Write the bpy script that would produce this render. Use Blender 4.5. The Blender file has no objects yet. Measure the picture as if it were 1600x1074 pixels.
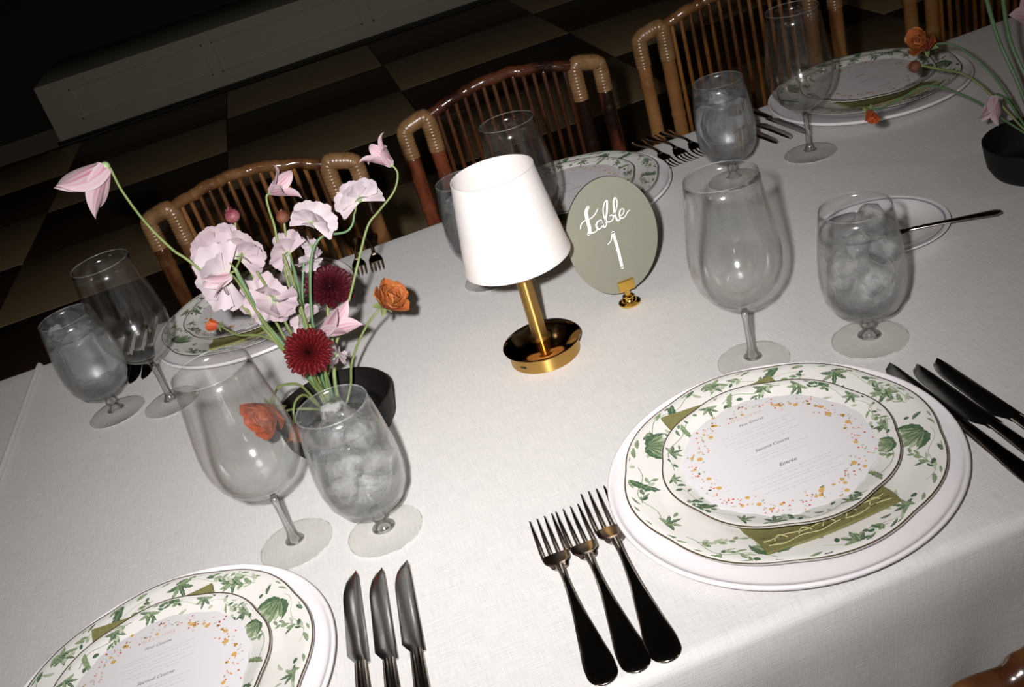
import bpy, bmesh, math, random
from math import sin, cos, pi, radians, hypot, atan2, sqrt, exp
from mathutils import Vector, Matrix, noise

scene = bpy.context.scene
COL = scene.collection
T = 0.75                                   # height of the table top above the floor

# ------------------------------------------------------------------ camera, world, lights, exposure
cam_data = bpy.data.cameras.new('camera')
cam_data.sensor_width = 36.0
cam_data.lens = 1583.43 * 36.0 / 1600.0
cam_data.clip_start = 0.02
camera = bpy.data.objects.new('camera', cam_data)
COL.objects.link(camera)
CAM_R = Vector((0.93224652, -0.24706964, -0.26433505))
CAM_U = Vector((0.34930528, 0.42404877, 0.83556476))
CAM_W = Vector((0.09435173, 0.87128597, -0.48162072))
CAM_P = Vector((0.0, 0.0, 0.61976 + T))
m3 = Matrix((CAM_R, CAM_U, -CAM_W)).transposed()
camera.matrix_world = Matrix.Translation(CAM_P) @ m3.to_4x4()
scene.camera = camera

world = bpy.data.worlds.new('dim_room')
scene.world = world
world.use_nodes = True
world.node_tree.nodes['Background'].inputs[0].default_value = (1.0, 0.82, 0.62, 1)
world.node_tree.nodes['Background'].inputs[1].default_value = 0.009

FLASH = CAM_P - CAM_R * 0.062 + CAM_U * 0.030
def flash(loc, target, energy, sigma, radius, color):
    """a flash tube in its reflector: intensity falls off as a Gaussian of the angle from the beam axis"""
    l = bpy.data.lights.new('camera_flash', 'SPOT')
    l.energy = energy; l.spot_size = radians(150); l.spot_blend = 0.6
    l.shadow_soft_size = radius; l.color = color
    l.use_nodes = True
    nt = l.node_tree
    em = nt.nodes['Emission']
    tc = nt.nodes.new('ShaderNodeTexCoord'); sp = nt.nodes.new('ShaderNodeSeparateXYZ')
    nt.links.new(tc.outputs['Normal'], sp.inputs[0])
    prev = sp.outputs[2]
    for op, val in (('ABSOLUTE', None), ('ARCCOSINE', None), ('DIVIDE', sigma), ('POWER', 2.0), ('MULTIPLY', -1.0), ('EXPONENT', None)):
        m = nt.nodes.new('ShaderNodeMath'); m.operation = op
        nt.links.new(prev, m.inputs[0])
        if val is not None: m.inputs[1].default_value = val
        prev = m.outputs[0]
    nt.links.new(prev, em.inputs['Strength'])
    o = bpy.data.objects.new('camera_flash', l); COL.objects.link(o)
    o.location = loc
    o.rotation_euler = (Vector(target) - Vector(loc)).to_track_quat('-Z', 'Y').to_euler()
    return o
flash(FLASH, (0.035, 1.54, T), 121.0, 0.52, 0.013, (1.0, 0.965, 0.955))

def bulb(name, loc, e, r, color):
    l = bpy.data.lights.new(name, 'POINT'); l.energy = e; l.shadow_soft_size = r; l.color = color
    o = bpy.data.objects.new(name, l); COL.objects.link(o); o.location = loc
    return o
for k, (x, y, z) in enumerate([(-1.9, -0.3, 2.35), (-1.9, -0.3, 2.55), (-1.9, -0.3, 2.75), (2.3, -0.2, 2.3), (2.3, -0.2, 2.5), (2.3, -0.2, 2.7), (0.3, -2.6, 2.6)]):
    bulb('chandelier_bulb', (x, y, z), 3.2, 0.035, (1.0, 0.8, 0.55))

vs = scene.view_settings
vs.view_transform = 'Standard'; vs.look = 'None'; vs.gamma = 1.0; vs.use_curve_mapping = False
vs.exposure = 0.0
scene.cycles.transparent_max_bounces = 48
scene.cycles.transmission_bounces = 20
scene.cycles.max_bounces = 24

# ------------------------------------------------------------------ materials
def new_mat(name):
    m = bpy.data.materials.new(name); m.use_nodes = True
    nt = m.node_tree
    for n in list(nt.nodes): nt.nodes.remove(n)
    out = nt.nodes.new('ShaderNodeOutputMaterial')
    return m, nt, out

def principled(name, color, rough=0.5, metal=0.0, spec=0.5, noise_scale=None, noise_amt=0.0, color2=None,
               bump=0.0, bump_scale=200.0, stretch=None, emission=None, coat=0.0, translucent=0.0, bump_dist=0.001):
    m, nt, out = new_mat(name)
    b = nt.nodes.new('ShaderNodeBsdfPrincipled')
    b.inputs['Base Color'].default_value = (*color, 1)
    b.inputs['Roughness'].default_value = rough
    b.inputs['Metallic'].default_value = metal
    b.inputs['Specular IOR Level'].default_value = spec
    b.inputs['Coat Weight'].default_value = coat
    tc = nt.nodes.new('ShaderNodeTexCoord')
    vec = tc.outputs['Object']
    if stretch:
        mp = nt.nodes.new('ShaderNodeMapping'); mp.inputs['Scale'].default_value = stretch
        nt.links.new(vec, mp.inputs[0]); vec = mp.outputs[0]
    if noise_scale:
        n = nt.nodes.new('ShaderNodeTexNoise'); n.inputs['Scale'].default_value = noise_scale
        n.inputs['Detail'].default_value = 4
        nt.links.new(vec, n.inputs['Vector'])
        rp = nt.nodes.new('ShaderNodeValToRGB')
        rp.color_ramp.elements[0].position = 0.5 - 0.2; rp.color_ramp.elements[1].position = 0.5 + 0.2
        c2 = color2 or tuple(c * (1 - noise_amt) for c in color)
        rp.color_ramp.elements[0].color = (*color, 1); rp.color_ramp.elements[1].color = (*c2, 1)
        nt.links.new(n.outputs['Fac'], rp.inputs[0]); nt.links.new(rp.outputs[0], b.inputs['Base Color'])
    if bump:
        n2 = nt.nodes.new('ShaderNodeTexNoise'); n2.inputs['Scale'].default_value = bump_scale
        nt.links.new(vec, n2.inputs['Vector'])
        bp = nt.nodes.new('ShaderNodeBump'); bp.inputs['Strength'].default_value = bump; bp.inputs['Distance'].default_value = bump_dist
        nt.links.new(n2.outputs['Fac'], bp.inputs['Height']); nt.links.new(bp.outputs[0], b.inputs['Normal'])
    if emission:
        b.inputs['Emission Color'].default_value = (*emission[0], 1); b.inputs['Emission Strength'].default_value = emission[1]
    sh = b.outputs[0]
    if translucent:
        t = nt.nodes.new('ShaderNodeBsdfTranslucent'); t.inputs[0].default_value = (*color, 1)
        mx = nt.nodes.new('ShaderNodeMixShader'); mx.inputs[0].default_value = translucent
        nt.links.new(sh, mx.inputs[1]); nt.links.new(t.outputs[0], mx.inputs[2]); sh = mx.outputs[0]
    nt.links.new(sh, out.inputs[0])
    return m

def linen_mat(name, color):
    m, nt, out = new_mat(name)
    b = nt.nodes.new('ShaderNodeBsdfPrincipled')
    b.inputs['Roughness'].default_value = 0.85; b.inputs['Specular IOR Level'].default_value = 0.15
    b.inputs['Sheen Weight'].default_value = 0.1
    uv = nt.nodes.new('ShaderNodeUVMap'); uv.uv_map = 'UVMap'
    def thread(sx, sy, seed):
        mp = nt.nodes.new('ShaderNodeMapping'); mp.inputs['Scale'].default_value = (sx, sy, 1); mp.inputs['Location'].default_value = (seed, seed * 2, 0)
        nt.links.new(uv.outputs[0], mp.inputs[0])
        n = nt.nodes.new('ShaderNodeTexNoise'); n.inputs['Scale'].default_value = 1.0; n.inputs['Detail'].default_value = 3
        nt.links.new(mp.outputs[0], n.inputs['Vector'])
        return n.outputs['Fac']
    a = thread(40, 900, 3.1); c = thread(900, 40, 7.7); big = thread(6, 6, 1.3)
    ad = nt.nodes.new('ShaderNodeMath'); ad.operation = 'ADD'
    nt.links.new(a, ad.inputs[0]); nt.links.new(c, ad.inputs[1])
    mr = nt.nodes.new('ShaderNodeMapRange'); mr.inputs[1].default_value = 0.65; mr.inputs[2].default_value = 1.35
    nt.links.new(ad.outputs[0], mr.inputs[0])
    mix = nt.nodes.new('ShaderNodeMix'); mix.data_type = 'RGBA'
    mix.inputs[6].default_value = (*[x * 0.88 for x in color], 1); mix.inputs[7].default_value = (*[min(1, x * 1.08) for x in color], 1)
    nt.links.new(mr.outputs[0], mix.inputs[0]); nt.links.new(mix.outputs[2], b.inputs['Base Color'])
    bp = nt.nodes.new('ShaderNodeBump'); bp.inputs['Strength'].default_value = 0.5; bp.inputs['Distance'].default_value = 0.0007
    nt.links.new(ad.outputs[0], bp.inputs['Height']); nt.links.new(bp.outputs[0], b.inputs['Normal'])
    nt.links.new(b.outputs[0], out.inputs[0])
    return m

def thin_glass(name, tint=(0.95, 0.96, 0.95), frost=0.0, ior=1.5, refr=0.0, bump=0.0, bump_scale=60, rough=0.14, mist=(0.82, 0.85, 0.86), even=False):
    """clear shell of glass: Fresnel reflection over straight transmission, a little refraction and mist or painted edge glint if asked"""
    m, nt, out = new_mat(name)
    tr = nt.nodes.new('ShaderNodeBsdfTransparent'); tr.inputs[0].default_value = (*tint, 1)
    gl = nt.nodes.new('ShaderNodeBsdfGlossy'); gl.inputs['Roughness'].default_value = rough
    fr = nt.nodes.new('ShaderNodeLayerWeight'); fr.inputs['Blend'].default_value = 0.5
    f0 = ((ior - 1) / (ior + 1)) ** 2
    pw = nt.nodes.new('ShaderNodeMath'); pw.operation = 'POWER'; pw.inputs[1].default_value = 5.0
    nt.links.new(fr.outputs['Facing'], pw.inputs[0])
    sc_ = nt.nodes.new('ShaderNodeMath'); sc_.operation = 'MULTIPLY_ADD'; sc_.inputs[1].default_value = 1 - f0; sc_.inputs[2].default_value = f0
    nt.links.new(pw.outputs[0], sc_.inputs[0])
    mx = nt.nodes.new('ShaderNodeMixShader')
    body = tr.outputs[0]
    bp = None
    if bump:
        tc = nt.nodes.new('ShaderNodeTexCoord')
        n = nt.nodes.new('ShaderNodeTexNoise'); n.inputs['Scale'].default_value = bump_scale; n.inputs['Detail'].default_value = 3
        nt.links.new(tc.outputs['Object'], n.inputs['Vector'])
        bp = nt.nodes.new('ShaderNodeBump'); bp.inputs['Strength'].default_value = bump; bp.inputs['Distance'].default_value = 0.004
        nt.links.new(n.outputs['Fac'], bp.inputs['Height'])
        nt.links.new(bp.outputs[0], gl.inputs['Normal']); nt.links.new(bp.outputs[0], fr.inputs['Normal'])
    if refr:
        rf = nt.nodes.new('ShaderNodeBsdfRefraction'); rf.inputs['IOR'].default_value = ior; rf.inputs['Roughness'].default_value = 0.02
        if bp: nt.links.new(bp.outputs[0], rf.inputs['Normal'])
        m2 = nt.nodes.new('ShaderNodeMixShader'); m2.inputs[0].default_value = refr
        nt.links.new(body, m2.inputs[1]); nt.links.new(rf.outputs[0], m2.inputs[2]); body = m2.outputs[0]
    if frost:
        df = nt.nodes.new('ShaderNodeBsdfDiffuse'); df.inputs[0].default_value = (*mist, 1)
        tl = nt.nodes.new('ShaderNodeBsdfTranslucent'); tl.inputs[0].default_value = (*mist, 1)
        md = nt.nodes.new('ShaderNodeMixShader'); md.inputs[0].default_value = 0.5
        nt.links.new(df.outputs[0], md.inputs[1]); nt.links.new(tl.outputs[0], md.inputs[2])
        m3_ = nt.nodes.new('ShaderNodeMixShader')
        tc = nt.nodes.new('ShaderNodeTexCoord')
        n = nt.nodes.new('ShaderNodeTexNoise'); n.inputs['Scale'].default_value = 90; n.inputs['Detail'].default_value = 4
        nt.links.new(tc.outputs['Object'], n.inputs['Vector'])
        mr = nt.nodes.new('ShaderNodeMapRange'); mr.inputs[1].default_value = 0.35; mr.inputs[2].default_value = 0.7
        mr.inputs[3].default_value = 0.0 if even else frost * 0.4; mr.inputs[4].default_value = frost * 1.5
        if even: mr.inputs[1].default_value = 0.47; mr.inputs[2].default_value = 0.60
        nt.links.new(n.outputs['Fac'], mr.inputs[0]); nt.links.new(mr.outputs[0], m3_.inputs[0])
        nt.links.new(body, m3_.inputs[1]); nt.links.new(md.outputs[0], m3_.inputs[2]); body = m3_.outputs[0]
    nt.links.new(sc_.outputs[0], mx.inputs[0]); nt.links.new(body, mx.inputs[1]); nt.links.new(gl.outputs[0], mx.inputs[2])
    nt.links.new(mx.outputs[0], out.inputs[0])
    return m

def petal_mat(name, edge, center, stripe_w=0.3, translucent=0.3, base=None, veins=0.0, rough=0.55):
    """petal pigment: u runs across the petal (0.5 = midrib), v from base to tip"""
    m, nt, out = new_mat(name)
    uv = nt.nodes.new('ShaderNodeUVMap'); uv.uv_map = 'UVMap'
    sp = nt.nodes.new('ShaderNodeSeparateXYZ'); nt.links.new(uv.outputs[0], sp.inputs[0])
    s = nt.nodes.new('ShaderNodeMath'); s.operation = 'SUBTRACT'; s.inputs[1].default_value = 0.5
    nt.links.new(sp.outputs[0], s.inputs[0])
    ab = nt.nodes.new('ShaderNodeMath'); ab.operation = 'ABSOLUTE'; nt.links.new(s.outputs[0], ab.inputs[0])
    r = nt.nodes.new('ShaderNodeMapRange'); r.inputs[1].default_value = 0.0; r.inputs[2].default_value = stripe_w
    r.inputs[3].default_value = 1; r.inputs[4].default_value = 0
    nt.links.new(ab.outputs[0], r.inputs[0])
    fac = r.outputs[0]
    if veins:
        w = nt.nodes.new('ShaderNodeTexWave'); w.wave_type = 'BANDS'; w.bands_direction = 'X'
        w.inputs['Scale'].default_value = veins; w.inputs['Distortion'].default_value = 1.5
        nt.links.new(uv.outputs[0], w.inputs['Vector'])
        mu = nt.nodes.new('ShaderNodeMath'); mu.operation = 'MULTIPLY'
        nt.links.new(fac, mu.inputs[0]); nt.links.new(w.outputs['Fac'], mu.inputs[1]); fac = mu.outputs[0]
    rv = nt.nodes.new('ShaderNodeMapRange'); rv.inputs[1].default_value = 1.0; rv.inputs[2].default_value = 0.0
    rv.inputs[3].default_value = 0.35; rv.inputs[4].default_value = 1.0
    nt.links.new(sp.outputs[1], rv.inputs[0])
    m1 = nt.nodes.new('ShaderNodeMath'); m1.operation = 'MULTIPLY'; nt.links.new(fac, m1.inputs[0]); nt.links.new(rv.outputs[0], m1.inputs[1])
    mix = nt.nodes.new('ShaderNodeMix'); mix.data_type = 'RGBA'
    mix.inputs[6].default_value = (*edge, 1); mix.inputs[7].default_value = (*center, 1)
    nt.links.new(m1.outputs[0], mix.inputs[0])
    colr = mix.outputs[2]
    if base:
        rb = nt.nodes.new('ShaderNodeMapRange'); rb.inputs[1].default_value = 0.0; rb.inputs[2].default_value = 0.35
        rb.inputs[3].default_value = 1; rb.inputs[4].default_value = 0
        nt.links.new(sp.outputs[1], rb.inputs[0])
        mb = nt.nodes.new('ShaderNodeMix'); mb.data_type = 'RGBA'
        nt.links.new(rb.outputs[0], mb.inputs[0]); nt.links.new(colr, mb.inputs[6]); mb.inputs[7].default_value = (*base, 1)
        colr = mb.outputs[2]
    b = nt.nodes.new('ShaderNodeBsdfPrincipled'); b.inputs['Roughness'].default_value = rough; b.inputs['Specular IOR Level'].default_value = 0.25
    nt.links.new(colr, b.inputs['Base Color'])
    t = nt.nodes.new('ShaderNodeBsdfTranslucent'); nt.links.new(colr, t.inputs[0])
    mx = nt.nodes.new('ShaderNodeMixShader'); mx.inputs[0].default_value = translucent
    nt.links.new(b.outputs[0], mx.inputs[1]); nt.links.new(t.outputs[0], mx.inputs[2]); nt.links.new(mx.outputs[0], out.inputs[0])
    return m

def bamboo_mat(name, light, dark, burn, thr=0.56, seed=0.0, rough=0.22):
    m, nt, out = new_mat(name)
    b = nt.nodes.new('ShaderNodeBsdfPrincipled'); b.inputs['Roughness'].default_value = rough; b.inputs['Specular IOR Level'].default_value = 0.55
    b.inputs['Coat Weight'].default_value = 0.3; b.inputs['Coat Roughness'].default_value = 0.12
    tc = nt.nodes.new('ShaderNodeTexCoord')
    mp = nt.nodes.new('ShaderNodeMapping'); mp.inputs['Location'].default_value = (seed, seed * 1.7, seed * 0.3); mp.inputs['Scale'].default_value = (1, 1, 0.35)
    nt.links.new(tc.outputs['Object'], mp.inputs[0])
    n = nt.nodes.new('ShaderNodeTexNoise'); n.inputs['Scale'].default_value = 14; n.inputs['Detail'].default_value = 5
    nt.links.new(mp.outputs[0], n.inputs['Vector'])
    rp = nt.nodes.new('ShaderNodeValToRGB'); e = rp.color_ramp.elements
    e[0].position = 0.35; e[0].color = (*light, 1); e[1].position = thr; e[1].color = (*dark, 1)
    x = e.new(min(0.98, thr + 0.1)); x.color = (*burn, 1)
    nt.links.new(n.outputs['Fac'], rp.inputs[0]); nt.links.new(rp.outputs[0], b.inputs['Base Color'])
    n2 = nt.nodes.new('ShaderNodeTexNoise'); n2.inputs['Scale'].default_value = 60; nt.links.new(mp.outputs[0], n2.inputs['Vector'])
    bp = nt.nodes.new('ShaderNodeBump'); bp.inputs['Strength'].default_value = 0.25; bp.inputs['Distance'].default_value = 0.002
    nt.links.new(n2.outputs['Fac'], bp.inputs['Height']); nt.links.new(bp.outputs[0], b.inputs['Normal'])
    nt.links.new(b.outputs[0], out.inputs[0])
    return m

M = {}
M['linen'] = linen_mat('pale_linen', (0.64, 0.63, 0.62))
M['china'] = principled('white_china', (0.76, 0.73, 0.745), 0.12, spec=0.5, coat=0.2)
M['cream_china'] = principled('cream_china', (0.75, 0.735, 0.705), 0.14, spec=0.5)
M['rim_brown'] = principled('olive_rim_line', (0.075, 0.055, 0.030), 0.35)
M['leaf_dark'] = principled('print_dark_green', (0.050, 0.098, 0.055), 0.25, noise_scale=260, color2=(0.115, 0.185, 0.095))
M['leaf_mid'] = principled('print_mid_green', (0.135, 0.205, 0.10), 0.25, noise_scale=300, color2=(0.27, 0.345, 0.20))
M['leaf_pale'] = principled('print_pale_green', (0.34, 0.40, 0.26), 0.25, noise_scale=300, color2=(0.50, 0.53, 0.42))
M['napkin'] = principled('olive_napkin', (0.225, 0.210, 0.085), 0.9, spec=0.1, noise_scale=500, color2=(0.165, 0.155, 0.060), bump=0.5, bump_scale=900)
M['thread'] = principled('olive_gold_thread', (0.42, 0.38, 0.18), 0.6)
M['thread_dark'] = principled('dark_olive_thread', (0.07, 0.062, 0.018), 0.6)
M['card'] = principled('menu_card_paper', (0.70, 0.685, 0.70), 0.7, spec=0.2)
M['ink'] = principled('menu_ink', (0.055, 0.045, 0.05), 0.7)
M['ink_pale'] = principled('menu_pale_ink', (0.50, 0.48, 0.50), 0.7)
M['ink_pink'] = principled('menu_pink_ink', (0.62, 0.36, 0.31), 0.7)
M['dot_red'] = principled('menu_red_berry', (0.55, 0.09, 0.05), 0.7)
M['dot_orange'] = principled('menu_orange_dot', (0.66, 0.28, 0.12), 0.7)
M['dot_gold'] = principled('menu_gold_disc', (0.60, 0.37, 0.11), 0.7)
M['dot_sage'] = principled('menu_sage_leaf', (0.40, 0.42, 0.28), 0.7)
M['steel'] = principled('polished_steel', (0.66, 0.65, 0.63), 0.20, metal=1.0, bump=0.12, bump_scale=70)
M['steel_soft'] = principled('worn_steel', (0.46, 0.41, 0.36), 0.17, metal=1.0, bump=0.05, bump_scale=80)
M['glass'] = thin_glass('clear_glass', (0.992, 0.995, 0.992), rough=0.13, refr=0.05)
M['glass_foot'] = thin_glass('clear_foot_glass', (0.985, 0.985, 0.975), rough=0.24)
M['glass_stem'] = thin_glass('solid_stem_glass', (0.96, 0.97, 0.96), refr=0.45, rough=0.12)
M['glass_rim'] = thin_glass('painted_lip_glint', (0.98, 0.985, 0.98), frost=0.12, rough=0.3, mist=(0.9, 0.92, 0.92))  # white painted in for the bright line light makes along the lip
M['glass_foot_edge'] = thin_glass('painted_foot_glint', (0.99, 0.99, 0.99), frost=0.55, rough=0.3, mist=(0.95, 0.95, 0.93))  # stronger white painted in, standing for the glint round the foot
M['goblet'] = thin_glass('misted_glass', (0.985, 0.99, 0.99), frost=0.035, rough=0.15)
M['goblet_far'] = thin_glass('heavily_misted_glass', (0.97, 0.98, 0.985), frost=0.05, rough=0.2)
M['water'] = thin_glass('ice_water', (0.995, 0.995, 0.995), refr=0.40, ior=1.33, bump=0.8, bump_scale=42, rough=0.16)
M['water_far'] = thin_glass('still_water', (0.97, 0.98, 0.98), refr=0.75, ior=1.33, bump=0.05, bump_scale=30, rough=0.2)
M['ice'] = thin_glass('ice', (0.99, 0.99, 0.99), refr=0.40, ior=1.31, frost=0.20, bump=1.0, bump_scale=110, rough=0.2, mist=(0.9, 0.9, 0.89), even=True)
M['brass'] = principled('brushed_brass', (0.60, 0.37, 0.11), 0.16, metal=1.0)
_nt = M['brass'].node_tree; _b = [n for n in _nt.nodes if n.type == 'BSDF_PRINCIPLED'][0]
_b.inputs['Roughness'].default_value = 0.34; _b.inputs['Anisotropic'].default_value = 0.92; _b.inputs['Anisotropic Rotation'].default_value = 0.25
_tg = _nt.nodes.new('ShaderNodeTangent'); _tg.direction_type = 'RADIAL'; _tg.axis = 'Z'
_nt.links.new(_tg.outputs[0], _b.inputs['Tangent'])
M['brass_dark'] = principled('polished_bronze', (0.36, 0.18, 0.055), 0.10, metal=1.0)
M['gold'] = principled('bright_gold', (0.80, 0.50, 0.11), 0.14, metal=1.0)
M['shade'] = principled('white_shade_fabric', (0.80, 0.765, 0.755), 0.8, spec=0.1, translucent=0.28, bump=0.1, bump_scale=700)
M['shade_inner'] = principled('white_shade_lining', (0.93, 0.90, 0.86), 0.8, translucent=0.25)
M['bulb'] = principled('lit_bulb', (1, 0.9, 0.7), 0.4, emission=((1.0, 0.74, 0.45), 14.0))
M['black'] = principled('black_plastic', (0.01, 0.01, 0.01), 0.4)
M['sign'] = principled('sage_sign_board', (0.205, 0.203, 0.160), 0.75, spec=0.25, noise_scale=300, noise_amt=0.06)
M['sign_edge'] = principled('sign_edge', (0.045, 0.045, 0.04), 0.5)
M['white_paint'] = principled('white_brush_paint', (0.92, 0.91, 0.90), 0.6)
M['black_bowl'] = principled('matte_black_ceramic', (0.008, 0.0065, 0.006), 0.6, spec=0.22, noise_scale=40, noise_amt=0.4, bump=0.15, bump_scale=120)
M['pins'] = principled('pin_holder_metal', (0.08, 0.08, 0.08), 0.4, metal=1.0)
M['stem'] = principled('green_stem', (0.105, 0.150, 0.040), 0.5, noise_scale=50, color2=(0.165, 0.20, 0.07))
M['stem_dark'] = principled('dark_green_stem', (0.055, 0.12, 0.05), 0.5, noise_scale=40, color2=(0.09, 0.17, 0.075))
M['stem_blue'] = principled('waxy_green_stem', (0.065, 0.15, 0.085), 0.45, noise_scale=60, color2=(0.16, 0.22, 0.09))
M['calyx'] = principled('green_calyx', (0.16, 0.26, 0.10), 0.5, noise_scale=90, color2=(0.24, 0.33, 0.16))
M['sweet_pea'] = petal_mat('blush_petal', (0.44, 0.345, 0.385), (0.50, 0.425, 0.43), 0.5, 0.25, base=(0.46, 0.46, 0.36))
M['sweet_pea_white'] = petal_mat('white_petal', (0.48, 0.405, 0.44), (0.54, 0.49, 0.50), 0.5, 0.22, base=(0.50, 0.50, 0.40))
M['clematis'] = petal_mat('pink_striped_petal', (0.50, 0.40, 0.425), (0.46, 0.07, 0.15), 0.5, 0.2, veins=1.6)
M['dahlia'] = petal_mat('crimson_petal', (0.055, 0.003, 0.005), (0.165, 0.006, 0.007), 0.5, 0.1, base=(0.03, 0.002, 0.004))
M['dahlia_dark'] = petal_mat('dark_wine_petal', (0.045, 0.004, 0.008), (0.095, 0.006, 0.012), 0.5, 0.12, base=(0.05, 0.004, 0.008))
M['orange_petal'] = petal_mat('orange_red_petal', (0.36, 0.125, 0.030), (0.34, 0.030, 0.022), 0.5, 0.15, base=(0.30, 0.05, 0.05))
M['orange_plain'] = petal_mat('warm_orange_petal', (0.42, 0.085, 0.020), (0.38, 0.040, 0.016), 0.5, 0.18)
M['bud_red'] = principled('dusky_red_bud', (0.13, 0.018, 0.026), 0.6, noise_scale=120, color2=(0.22, 0.07, 0.075))
M['bud_brown'] = principled('rust_brown_bud', (0.16, 0.045, 0.018), 0.7, noise_scale=120, color2=(0.07, 0.02, 0.01))
M['bamboo_blond'] = bamboo_mat('blond_bamboo', (0.28, 0.145, 0.055), (0.19, 0.085, 0.028), (0.06, 0.02, 0.008), 0.56, 0.0)
M['bamboo_tan'] = bamboo_mat('tan_bamboo', (0.17, 0.086, 0.034), (0.115, 0.051, 0.018), (0.045, 0.015, 0.006), 0.53, 3.0)
M['bamboo_red'] = bamboo_mat('scorched_red_bamboo', (0.19, 0.055, 0.024), (0.13, 0.034, 0.015), (0.012, 0.006, 0.004), 0.47, 6.0)
M['bamboo_rail'] = bamboo_mat('dark_knobbly_rail', (0.085, 0.028, 0.014), (0.055, 0.018, 0.009), (0.015, 0.006, 0.004), 0.52, 9.0)
M['cane'] = bamboo_mat('dark_cane_spindle', (0.070, 0.025, 0.010), (0.045, 0.016, 0.007), (0.02, 0.008, 0.004), 0.55, 1.0, 0.12)
M['cane_tan'] = bamboo_mat('tan_cane_spindle', (0.20, 0.088, 0.025), (0.135, 0.054, 0.014), (0.05, 0.018, 0.007), 0.56, 2.0, 0.14)
M['wrap'] = principled('blond_rattan_wrap', (0.225, 0.130, 0.060), 0.28, noise_scale=60, color2=(0.145, 0.076, 0.030))
M['seat_pad'] = principled('dark_seat_pad', (0.05, 0.035, 0.02), 0.9)
M['wood'] = principled('table_plywood', (0.20, 0.12, 0.06), 0.6, noise_scale=20, noise_amt=0.3)
M['tile_light'] = principled('tan_floor_stone', (0.55, 0.40, 0.23), 0.5, spec=0.2, noise_scale=4, noise_amt=0.15)
M['tile_dark'] = principled('umber_floor_stone', (0.105, 0.062, 0.036), 0.5, spec=0.2, noise_scale=4, noise_amt=0.2)
M['grout'] = principled('floor_bed', (0.10, 0.07, 0.04), 0.9)
M['panel_paint'] = principled('grey_cream_paint', (0.74, 0.70, 0.58), 0.7, spec=0.2, noise_scale=5, noise_amt=0.06)
M['dark_wall'] = principled('dark_plaster', (0.055, 0.048, 0.040), 0.9, noise_scale=3, noise_amt=0.2)
M['foot_strip'] = principled('dark_foot_strip', (0.02, 0.014, 0.01), 0.6)

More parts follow.
